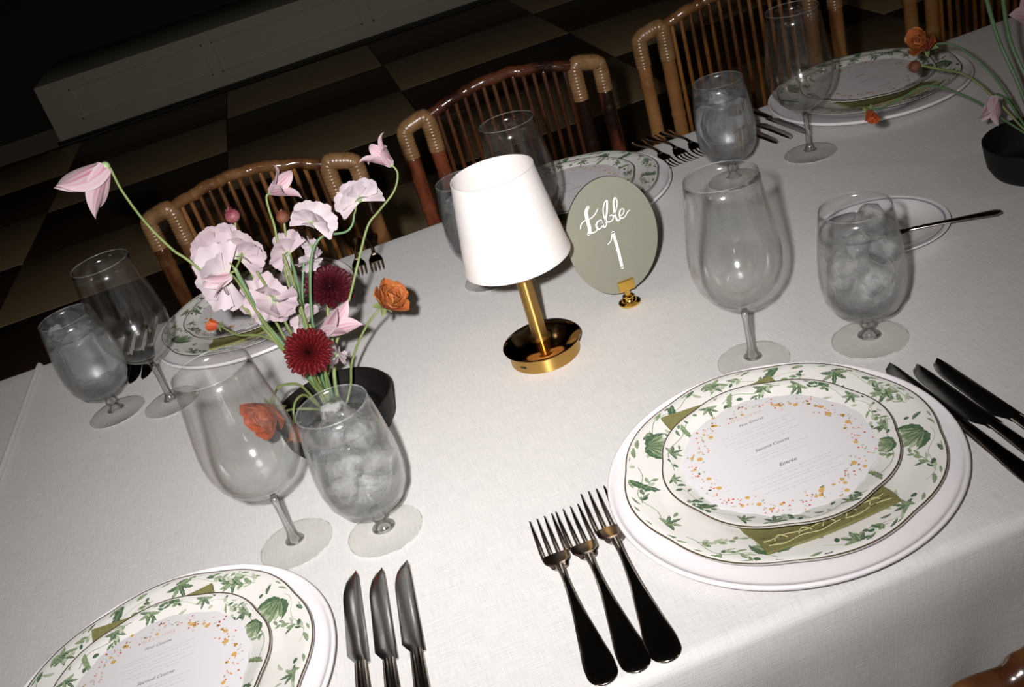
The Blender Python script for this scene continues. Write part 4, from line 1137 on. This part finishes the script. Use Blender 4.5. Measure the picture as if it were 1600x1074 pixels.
def pea_blossom(root, c, axis, size, mat, roll=0.0, calyx=True, seed=0.0):
    """a sweet pea bloom: wide ruffled standard, two wings, keel, green calyx"""
    loc = at(c) - root.location
    F = Matrix.Translation(loc) @ frame_of(axis, roll)
    base = -size * 0.42
    std = MB()
    fan(std, size * 1.22, radians(114), -0.20, 0.13, seed, 12, 45, off=(0, base, -size * 0.10))
    std.xform(F)
    b = std.build('blossom', mat, root, True, None)
    for s_ in (-1, 1):
        w = MB()
        rot = Matrix.Rotation(s_ * -0.42, 3, 'Z') @ Matrix.Rotation(0.42, 3, 'X') @ Matrix.Rotation(s_ * 0.35, 3, 'Y')
        fan(w, size * 0.92, radians(68), 0.42, 0.11, seed * 1.7 + s_, 9, 25, 0.0, (s_ * size * 0.05, base * 0.95, size * 0.02), rot)
        w.xform(F); w.build('wing_petal', mat, b, True, None)
    w = MB()
    fan(w, size * 0.52, radians(50), 0.9, 0.05, seed, 6, 11, 0.0, (0, base, size * 0.06), Matrix.Rotation(0.9, 3, 'X'))
    w.xform(F); w.build('keel', mat, b, True, None)
    if calyx:
        cx = MB()
        for k in range(5):
            petal(cx, size * 0.42, size * 0.17, 42, 2 * pi * k / 5, -0.4, 0.2, 0.0, 'point', 5, 5, 0.6, 0, 0, 0, size * 0.02)
        cx.xform(F @ Matrix.Translation((0, base - size * 0.06, -size * 0.05)) @ Matrix.Rotation(-pi / 2.3, 4, 'X')); cx.build('calyx', M['calyx'], b, True, None)
    return b

def to_cam(p, w=1.0, side=(0, 0, 0)):
    v = (CAM_P - at(p)).normalized() * w + Vector(side)
    return v.normalized()

random.seed(11)
S_A = [(-0.217, 1.04, 0.392), (-0.2145, 1.041, 0.388), (-0.214, 1.041, 0.363), (-0.207, 1.042, 0.324), (-0.195, 1.044, 0.288), (-0.184, 1.044, 0.269), (-0.154, 1.047, 0.201), (-0.135, 1.048, 0.137), (-0.119, 1.05, 0.077)]
cl = 'pink striped clematis bells'
clematis(S_A, (-0.80, -0.30, -0.42), 0.054, 'pink clematis bell nodding far out to the upper left', cl, 27, 4, 0.9, W=0.62, recurve=0.3)
nb_ = MB(); nb_.ball((0, 0, 0), 0.0032, 8, 6)
S_B = [(0.052, 1.12, 0.272), (0.055, 1.117, 0.261), (0.044, 1.113, 0.244), (0.02, 1.107, 0.23), (0.003, 1.102, 0.22), (-0.018, 1.094, 0.192), (-0.048, 1.082, 0.149), (-0.085, 1.069, 0.101), (-0.106, 1.06, 0.066)]
clematis(S_B, (-0.50, -0.15, 0.86), 0.038, 'pink clematis opening upward at the top right of the flowers', cl, 24, 5, 0.4, W=0.42, recurve=1.2)
S_C = [(-0.086, 1.12, 0.288), (-0.0915, 1.119, 0.285), (-0.094, 1.115, 0.27), (-0.095, 1.112, 0.254), (-0.099, 1.106, 0.231), (-0.106, 1.094, 0.176), (-0.108, 1.082, 0.122), (-0.114, 1.07, 0.068)]
clematis(S_C, (0.88, -0.35, 0.28), 0.036, 'pink clematis facing right above the sweet peas', cl, 30, 4, 0.2, W=0.5, recurve=0.9)
S_D = [(-0.084, 1.03, 0.147), (-0.09, 1.031, 0.142), (-0.097, 1.035, 0.115), (-0.104, 1.04, 0.081)]
clematis(S_D, (0.86, -0.40, 0.36), 0.044, 'pink striped clematis just right of the front dahlia', cl, 21, 4, 0.5, W=0.55, recurve=0.3)
S_E = [(-0.143, 1.03, 0.252), (-0.142, 1.033, 0.222), (-0.14, 1.036, 0.183), (-0.132, 1.039, 0.15), (-0.124, 1.042, 0.11), (-0.113, 1.045, 0.076)]

def sweet_pea(name_label, stem_pts, blossoms, smat, r0=0.0013, r1=0.0021, extra_stems=()):
    r = root_at('sweet_pea', stem_pts[0], name_label, 'flower', 'pale sweet peas')
    stem_part(r, stem_pts, r0, r1, M[smat], BASE + Vector((random.uniform(-.015, .015), random.uniform(-.012, .012), 0)))
    for pts in extra_stems:
        Q = smooth_path([at(p) for p in pts], 4)
        MB().tube([q - r.location for q in Q], 0.0011, 6).build('flower_stalk', M['stem'], r)
    for (c, axis, size, mat, roll, seed) in blossoms:
        pea_blossom(r, c, axis, size, M[mat], roll, True, seed)
    return r
pa, pb, pc = (-0.163, 1.078, 0.270), (-0.131, 1.060, 0.257), (-0.168, 1.035, 0.244)
sweet_pea('large cluster of pale pink sweet peas at upper left of bowl', S_E, [
    (pa, to_cam(pa, 1, (-0.25, 0, 0.45)), 0.0265, 'sweet_pea', 0.5, 1.0),
    (pb, to_cam(pb, 1, (0.35, 0, 0.0)), 0.0262, 'sweet_pea', -0.9, 2.3),
    (pc, to_cam(pc, 1, (-0.35, 0, -0.25)), 0.0325, 'sweet_pea_white', 1.4, 3.1)], 'stem_blue', 0.0022, 0.0034,
    [[(-0.143, 1.03, 0.250), (-0.15, 1.045, 0.262), pa], [(-0.143, 1.03, 0.250), (-0.136, 1.042, 0.254), pb], [(-0.143, 1.03, 0.248), (-0.155, 1.032, 0.247), pc]])
# the striped pink sepal over the big left bloom
S_E2 = [(-0.146, 1.006, 0.254), (-0.144, 1.018, 0.240), (-0.140, 1.030, 0.190), (-0.128, 1.040, 0.120), (-0.115, 1.046, 0.070)]
clematis(S_E2, (-0.93, -0.25, -0.05), 0.030, 'half-open pink clematis against the big left sweet pea', cl, 14, 3, 1.2, W=0.48, recurve=0.2)
S_DE = [(-0.126, 1.05, 0.232), (-0.123, 1.05, 0.21), (-0.121, 1.05, 0.189), (-0.119, 1.05, 0.151), (-0.114, 1.05, 0.114), (-0.112, 1.05, 0.074)]
pd, pe = (-0.135, 1.055, 0.207), (-0.123, 1.035, 0.192)
sweet_pea('pale pink sweet peas hanging in the middle over the far plate', S_DE, [
    (pd, to_cam(pd, 1, (-0.3, 0, -0.1)), 0.0235, 'sweet_pea', 0.2, 4.0),
    (pe, to_cam(pe, 1, (0.3, 0, -0.35)), 0.0250, 'sweet_pea', 2.7, 5.2)], 'stem')
S_F = [(-0.092, 1.1, 0.222), (-0.093, 1.095, 0.196), (-0.099, 1.089, 0.167), (-0.111, 1.079, 0.116), (-0.111, 1.07, 0.066)]
pf = (-0.097, 1.100, 0.227)
sweet_pea('single lilac-white sweet pea behind the upright stems', S_F, [(pf, to_cam(pf, 1, (-0.5, 0, 0.0)), 0.0215, 'sweet_pea', 0.9, 6.4)], 'stem_dark')
S_GH = [(-0.007, 1.1, 0.239), (-0.013, 1.098, 0.229), (-0.023, 1.096, 0.224), (-0.039, 1.093, 0.228), (-0.052, 1.091, 0.229), (-0.066, 1.087, 0.217), (-0.08, 1.081, 0.188), (-0.094, 1.074, 0.146), (-0.102, 1.066, 0.101), (-0.109, 1.06, 0.068)]
pg, ph = (-0.049, 1.080, 0.259), (0.003, 1.100, 0.261)
sweet_pea('two white sweet peas on a bent stem at the top', S_GH, [
    (pg, to_cam(pg, 1, (-0.25, 0, 0.1)), 0.0225, 'sweet_pea_white', -0.6, 7.1),
    (ph, to_cam(ph, 1, (0.05, 0, 0.3)), 0.0235, 'sweet_pea_white', 0.1, 8.6)], 'stem_dark', 0.0013, 0.0020,
    [[(-0.038, 1.085, 0.244), (-0.042, 1.087, 0.238), (-0.050, 1.0905, 0.229)], [(0.0, 1.1, 0.252), (-0.004, 1.1, 0.243), (-0.007, 1.1, 0.239)]])
S_I = [(-0.077, 1.12, 0.205), (-0.087, 1.113, 0.186), (-0.1, 1.101, 0.153), (-0.108, 1.084, 0.103), (-0.111, 1.07, 0.063)]
pi_, pi2 = (-0.074, 1.115, 0.199), (-0.068, 1.115, 0.215)
sweet_pea('small half-closed white sweet pea above the rear dahlia', S_I, [
    (pi_, (0.2, -0.6, -0.75), 0.0150, 'sweet_pea_white', 0.3, 9.0), (pi2, (0.8, -0.3, 0.45), 0.0125, 'sweet_pea_white', 1.3, 9.7)], 'stem_dark')
pj_, pk_ = (-0.104, 1.090, 0.147), (-0.082, 1.035, 0.110)
sweet_pea('pale sweet pea low behind the front dahlia', [(-0.099, 1.08, 0.14), (-0.104, 1.075, 0.105), (-0.11, 1.066, 0.05)], [
    (pj_, to_cam(pj_, 1, (0.2, 0, 0.1)), 0.0165, 'sweet_pea', 0.6, 10.2), (pk_, (0.75, -0.4, -0.3), 0.0150, 'sweet_pea', 1.9, 11.0)], 'stem')

def dahlia(c, axis, R, stem_pts, mat, label, rows=9, back=False):
    r = root_at('dahlia', c, label, 'flower', 'dark red dahlias')
    F = frame_of(axis)
    mb = MB()
    rng = random.Random(int(R * 1e5) + rows)
    for i in range(rows):
        t = i / (rows - 1)
        n = int(27 - 12 * t)
        for k in range(n):
            L = R * (0.97 - 0.66 * t) * rng.uniform(0.92, 1.06)
            petal(mb, L, R * (0.245 - 0.09 * t), 97 - 82 * t ** 1.05 + rng.uniform(-5, 5), 2 * pi * (k + 0.5 * (i % 2)) / n + rng.uniform(-.06, .06), -0.35, 0.8, 0.0, 'fan', 5, 6, 0.45, k, 0, R * 0.30 * t, R * 0.08 * (1 - t), 0.0)
    mb.xform(F)
    mb.build('petals', M[mat], r, True, None)['kind'] = 'stuff'
    mb = MB(); mb.ball((0, 0, R * 0.12), R * 0.18, 12, 8, (1, 1, 1.1)); mb.xform(F); mb.build('flower_centre', M['dahlia_dark'], r)
    mb = MB()
    for k in range(8): petal(mb, R * 0.5, R * 0.24, 112, 2 * pi * k / 8, -0.2, 0.3, 0, 'point', 5, 6, 0.5, 0, 0, -R * 0.10, 0)
    mb.xform(F); mb.build('calyx', M['stem_dark'], r, True, None)
    stem_part(r, stem_pts, 0.0022, 0.0026, M['stem'], BASE + Vector((0.004, 0.002, 0)))
    return r
c1 = (-0.104, 0.995, 0.148)
dahlia(c1, to_cam(c1, 1, (-0.05, 0, -0.05)), 0.0262, [(-0.106, 1.002, 0.140), (-0.112, 1.024, 0.106), (-0.113, 1.04, 0.079)], 'dahlia', 'crimson dahlia facing the camera at front of the bowl')
c2 = (-0.065, 1.125, 0.155)
dahlia(c2, to_cam(c2, 0.75, (0.25, 0.2, 0.55)), 0.0300, [(-0.067, 1.122, 0.150), (-0.077, 1.109, 0.132), (-0.085, 1.091, 0.099), (-0.098, 1.07, 0.061)], 'dahlia_dark', 'dark wine dahlia turned away behind the stems')

def ranunculus(c, axis, R, stem_pts, label, mat='orange_petal', base=BASE, n=16, calyx=False, openf=1.0, stemmat='stem'):
    r = root_at('butterfly_ranunculus', c, label, 'flower', 'orange ranunculus')
    F = frame_of(axis)
    rng = random.Random(int(abs(c[0]) * 1e5))
    for k in range(n):
        t = k / (n - 1)
        mb = MB()
        petal(mb, R * (1.25 - 0.25 * t), R * (1.15 - 0.25 * t), (62 - 44 * t) * openf + rng.uniform(-6, 6), k * 2.399 + rng.uniform(-.2, .2), -0.55, 0.42, 0.035, 'round', 11, 12, 0.3, k * 1.7, 0, -R * 0.5, R * 0.03, 0.6 * (1 - t))
        mb.xform(F); mb.build('petal', M[mat], r, True, None)
    mb = MB(); mb.ball((0, 0, -R * 0.25), R * 0.28, 12, 8); mb.xform(F); mb.build('flower_centre', M['bud_red'], r)
    mb = MB()
    for k in range(5): petal(mb, R * 0.55, R * 0.28, 75, 2 * pi * k / 5, 0.7, 0.3, 0, 'point', 5, 6, 0.4, 0, 0, -R * 0.55, 0)
    mb.xform(F); mb.build('calyx', M['stem'] if not calyx else M['calyx'], r, True, None)
    stem_part(r, stem_pts, 0.0013, 0.0017, M[stemmat], base + Vector((random.uniform(-.02, .02), random.uniform(-.01, .01), 0)))
    return r
ranunculus((-0.004, 1.07, 0.139), (0.62, -0.45, 0.50), 0.0265, [(-0.017, 1.073, 0.132), (-0.0225, 1.07, 0.129), (-0.036, 1.07, 0.12), (-0.055, 1.07, 0.101), (-0.072, 1.07, 0.077), (-0.083, 1.07, 0.05)], 'orange-red ranunculus standing out to the right over the cloth')
ranunculus((-0.211, 1.166, 0.143), (-0.75, 0.55, 0.25), 0.0135, [(-0.203, 1.160, 0.139), (-0.188, 1.146, 0.129), (-0.163, 1.128, 0.127), (-0.141, 1.107, 0.114), (-0.125, 1.08, 0.09), (-0.118, 1.06, 0.05)], 'small orange ranunculus seen from behind over the far plate', 'orange_plain', n=9, openf=0.7)
ranunculus((-0.172, 0.985, 0.100), (-0.60, -0.70, 0.05), 0.0300, [(-0.163, 0.992, 0.105), (-0.155, 0.996, 0.114), (-0.147, 1.004, 0.116), (-0.133, 1.018, 0.105), (-0.127, 1.029, 0.088), (-0.122, 1.045, 0.05)], 'big orange ranunculus drooping behind the near left wine glass', 'orange_plain', n=14)
ranunculus((-0.150, 0.985, 0.066), (-0.10, -0.65, -0.75), 0.0180, [(-0.148, 0.988, 0.075), (-0.144, 0.993, 0.088), (-0.138, 1.007, 0.092), (-0.129, 1.023, 0.085), (-0.121, 1.045, 0.05)], 'orange-pink ranunculus hanging between near left wine glass and goblet', 'orange_petal', n=9, openf=0.7)

def bud(c, axis, R, stem_pts, mat, label, base=BASE, hairs=False):
    r = root_at('flower_bud', c, label, 'flower bud', 'flower buds')
    F = frame_of(axis)
    mb = MB(); mb.ball((0, 0, R * 0.5), R, 14, 10, (1, 1, 0.9))
    for k in range(26):
        a = k * 2.399; t = 0.15 + 0.8 * k / 26
        petal(mb, R * 0.8, R * 0.22, 50 - 40 * t if hairs else 25, a, 0.2, 0.2, 0, 'point', 3, 4, 0.4, 0, 0, R * (0.3 + 0.9 * t), R * 0.8 * (1 - t))
    mb.xform(F); mb.build('bud_head', M[mat], r, True, None)
    mb = MB()
    for k in range(7): petal(mb, R * 1.5, R * 0.4, 62, 2 * pi * k / 7, -0.35, 0.2, 0, 'point', 5, 6, 0.4, 0, 0, -R * 0.4, 0)
    mb.xform(F); mb.build('sepals', M['stem_dark'], r, True, None)
    stem_part(r, stem_pts, 0.0014, 0.0018, M['stem'], base + Vector((random.uniform(-.015, .015), random.uniform(-.01, .01), 0)))
    return r
bud((-0.083, 1.11, 0.256), (0.05, 0.0, 1), 0.0075, [(-0.0835, 1.11, 0.254), (-0.088, 1.106, 0.235), (-0.093, 1.099, 0.203), (-0.1, 1.09, 0.159), (-0.109, 1.077, 0.098), (-0.111, 1.07, 0.063)], 'bud_brown', 'rust-brown bud among the upper stems before the chair')
bud((-0.131, 1.1, 0.279), (-0.2, 0.1, 1), 0.0085, [(-0.1315, 1.1, 0.277), (-0.137, 1.096, 0.254), (-0.136, 1.086, 0.208), (-0.131, 1.073, 0.145), (-0.12, 1.06, 0.076)], 'bud_red', 'dusky red bud peeking above the left sweet peas', hairs=True)
# loose greenery stems without a bloom
for k, (pts, lb, mt) in enumerate((
        ([(-0.096, 1.085, 0.228), (-0.099, 1.08, 0.18), (-0.107, 1.07, 0.10), (-0.110, 1.064, 0.05)], 'thick cut green stem upright in the middle of the flowers', 'stem'),
        ([(-0.098, 1.03, 0.125), (-0.101, 1.04, 0.09), (-0.107, 1.055, 0.045)], 'short broad green leaf stem below the front dahlia', 'stem_blue'),
        ([(-0.172, 1.045, 0.060), (-0.158, 1.035, 0.069), (-0.140, 1.038, 0.062), (-0.122, 1.05, 0.045)], 'thin bent green tendril over the bowl rim at left', 'stem'))):
    r = root_at('green_stem', pts[-1], lb, 'stem', 'green stems')
    Q = smooth_path([at(p) for p in pts] + [Vector((BASE.x, BASE.y + 0.002 * k, T + 0.02))], 4)
    n = len(Q)
    MB().tube([q - r.location for q in Q], [0.0016 + (0.0018 if k < 2 else 0.0002) * i / n for i in range(n)], 7).build('stem', M[mt], r)

# ---- second arrangement at the right edge
off = Vector((0.0, 0.0, 0.0))
B2P = Vector((B2.x, B2.y, 0.0))
ranunculus((0.769, 1.20, 0.164), (-0.55, -0.2, 0.45), 0.0275, [(0.775, 1.20, 0.158), (0.80, 1.191, 0.155), (0.824, 1.18, 0.134), (0.843, 1.15, 0.095), (0.842, 1.10, 0.05)], 'dim orange ranunculus over the far right plate', 'orange_petal', B2P, 10, openf=0.9, stemmat='stem_dark')
bud((0.742, 1.17, 0.147), (-1, 0.1, 0.25), 0.0080, [(0.746, 1.17, 0.147), (0.77, 1.164, 0.135), (0.801, 1.156, 0.118), (0.822, 1.13, 0.085), (0.838, 1.09, 0.042)], 'bud_brown', 'dark bud pointing left under the dim orange ranunculus', B2P)
ranunculus((0.629, 1.10, 0.136), (-0.25, -0.75, -0.35), 0.0165, [(0.634, 1.102, 0.141), (0.652, 1.104, 0.138), (0.677, 1.106, 0.141), (0.716, 1.108, 0.143), (0.763, 1.100, 0.113), (0.810, 1.085, 0.065), (0.832, 1.070, 0.04)], 'small orange bloom reaching across the far right wine glass stem', 'orange_plain', B2P, 8, openf=0.6, stemmat='stem_dark')
clematis([(0.787, 1.080, 0.111), (0.791, 1.081, 0.112), (0.806, 1.080, 0.096), (0.830, 1.068, 0.040)], (-0.60, -0.35, -0.72), 0.036, 'pink clematis nodding beside the right edge bowl', cl, 17, 4, 0.6, B2P, 0.3, 0.55, stemmat='stem_dark')
clematis([(0.868, 1.12, 0.178), (0.866, 1.115, 0.150), (0.860, 1.09, 0.10), (0.845, 1.068, 0.05)], (-0.30, -0.55, 0.45), 0.036, 'pale clematis cropped by the right edge', cl, 40, 5, 0.6, B2P, 0.3, 0.6, stemmat='stem_dark')
for k, (pts, lb) in enumerate((
        ([(0.829, 1.15, 0.215), (0.841, 1.145, 0.156), (0.848, 1.115, 0.094), (0.836, 1.062, 0.03)], 'tall green stem leaving the frame above right bowl, left one'),
        ([(0.836, 1.13, 0.240), (0.846, 1.13, 0.157), (0.852, 1.10, 0.094), (0.842, 1.06, 0.03)], 'tall green stem leaving the frame above right bowl, right one'))):
    r = root_at('green_stem', pts[-1], lb, 'stem', 'green stems')
    Q = smooth_path([at(p) for p in pts], 4)
    MB().tube([q - r.location for q in Q], 0.0026, 7).build('stem', M['stem_dark'], r)

# ================================================================== bamboo chairs
def bamboo_tube(pts, r, node=0.11, seed=0.0, n=12, sub=4):
    """bamboo cane with swollen nodes"""
    P = smooth_path(pts, 1) if len(pts) < 3 else smooth_path(pts, 6)
    Q = [P[0]]; R = []
    d = 0.0; out = []; rad = []
    step = 0.006
    for a, b in zip(P, P[1:]):
        L = (b - a).length; k = max(1, int(L / step))
        for i in range(k):
            out.append(a.lerp(b, i / k)); d0 = d + L * i / k
            ph = ((d0 + seed) % node) / node
            q = min(ph, 1 - ph) * node
            rad.append(r * (1 + 0.13 * exp(-(q / 0.004) ** 2) - 0.05 * exp(-((q - 0.009) / 0.004) ** 2)))
        d += L
    out.append(P[-1]); rad.append(r)
    return MB().tube(out, rad, n)

def wrap_tube(pts, r):
    """rattan binding: a tube with close rings"""
    P = smooth_path(pts, 8) if len(pts) > 2 else [Vector(pts[0]).lerp(Vector(pts[1]), i / 8) for i in range(9)]
    out = []; rad = []; d = 0.0
    for a, b in zip(P, P[1:]):
        L = (b - a).length; k = max(1, int(L / 0.0014))
        for i in range(k):
            out.append(a.lerp(b, i / k)); rad.append(r * (1 + 0.035 * sin((d + L * i / k) / 0.0062 * 2 * pi)))
        d += L
    out.append(P[-1]); rad.append(r)
    return MB().tube(out, rad, 12)

def make_chair(post, rail, spindle, seed):
    c = empty('bamboo_chair', (0, 0, 0), 0, 'x', 'chair')
    XO, XI, ZT_ = 0.190, 0.142, 0.868
    for s in (-1, 1):
        bamboo_tube([(s * XO, 0.035, 0.0), (s * XO, 0.0, 0.45), (s * XO, 0.0, ZT_ - 0.055)], 0.0135, 0.125, seed + s * 0.03).build('rear_leg', M[post], c, True, None)
        bamboo_tube([(s * XI, 0.0, 0.44), (s * XI, 0.0, ZT_ - 0.050)], 0.0135, 0.14, seed + 0.05 + s * 0.02).build('back_post', M[post], c, True, None)
        wrap_tube([(s * XO, 0, ZT_ - 0.058), (s * XO, 0, ZT_ - 0.014), (s * (XO - 0.006), 0, ZT_ - 0.003), (s * (XO + XI) / 2, 0, ZT_ + 0.003), (s * (XI + 0.006), 0, ZT_ + 0.006), (s * XI, 0, ZT_ - 0.008), (s * XI, 0, ZT_ - 0.060)], 0.0150).build('corner_binding', M['wrap'], c, True, None)
    pts = [(-XI, 0, ZT_ + 0.004)]
    for i in range(1, 12):
        x = -XI + 2 * XI * i / 12
        pts.append((x, 0.0 + 0.002 * sin(i * 2 + seed * 9), ZT_ + 0.006 + 0.026 * cos(x / XI * pi / 2) + 0.0015 * sin(i * 2.7 + seed * 20)))
    pts.append((XI, 0, ZT_ + 0.004))
    bamboo_tube(pts, 0.0105, 0.052, seed, 10).build('top_rail', M[rail], c, True, None)
    bamboo_tube([(-XI, 0, 0.50), (XI, 0, 0.50)], 0.011, 0.08, seed, 10).build('lower_rail', M[post], c, True, None)
    for k in range(14):
        x = -XI + 2 * XI * (k + 1) / 15
        top = ZT_ + 0.002 + 0.026 * cos(x / XI * pi / 2)
        bamboo_tube([(x, 0, 0.50), (x + 0.001, -0.002, 0.68), (x, 0, top)], 0.0042, 0.07, seed + k * 0.019, 7).build('spindle', M[spindle], c, True, None)
    for s in (-1, 1):
        bamboo_tube([(s * 0.195, -0.41, 0.0), (s * 0.195, -0.41, 0.455)], 0.0145, 0.125, seed).build('front_leg', M[post], c, True, None)
        bamboo_tube([(s * 0.193, 0.0, 0.44), (s * 0.195, -0.41, 0.44)], 0.012, 0.1, seed).build('side_rail', M[post], c, True, None)
        bamboo_tube([(s * 0.193, 0.02, 0.20), (s * 0.195, -0.41, 0.20)], 0.009, 0.1, seed).build('stretcher', M[post], c, True, None)
    for y, z in ((0.0, 0.44), (-0.41, 0.44), (-0.41, 0.24)):
        bamboo_tube([(-0.195, y, z), (0.195, y, z)], 0.011, 0.1, seed).build('cross_rail', M[post], c, True, None)
    MB().box((-0.185, -0.405, 0.445), (0.185, -0.015, 0.458), bev=0.004).build('seat', M['cane_tan'], c)
    MB().box((-0.18, -0.40, 0.458), (0.18, -0.03, 0.492), bev=0.014).build('seat_pad', M['seat_pad'], c)
    return c
chairs = 'bamboo dining chairs'
ch = make_chair('bamboo_tan', 'bamboo_tan', 'cane_tan', 0.0)
ch.location = (-0.165, 1.757, 0); ch.rotation_euler = (0, 0, radians(-10.5)); tag(ch, 'tan bamboo chair behind the flower arrangement', None, chairs)
ch = make_chair('bamboo_red', 'bamboo_rail', 'cane', 0.07)
ch.location = (0.314, 1.80, 0); tag(ch, 'scorched red-brown bamboo chair behind the white lamp shade', None, chairs)
ch3 = make_chair('bamboo_blond', 'bamboo_tan', 'cane_tan', 0.13)
ch3.location = (0.795, 1.835, 0); ch3.rotation_euler = (0, 0, radians(-8)); tag(ch3, 'blond bamboo chair behind the misted far right goblet', None, chairs)
c4 = copy_tree(ch3, (1.33, 1.82, 0), radians(3), 'dim bamboo chair cropped by the top edge at far right', chairs)
c5 = copy_tree(ch3, (0.33, 0.332, 0), pi, 'near bamboo chair whose top rail cuts the bottom right corner', chairs)
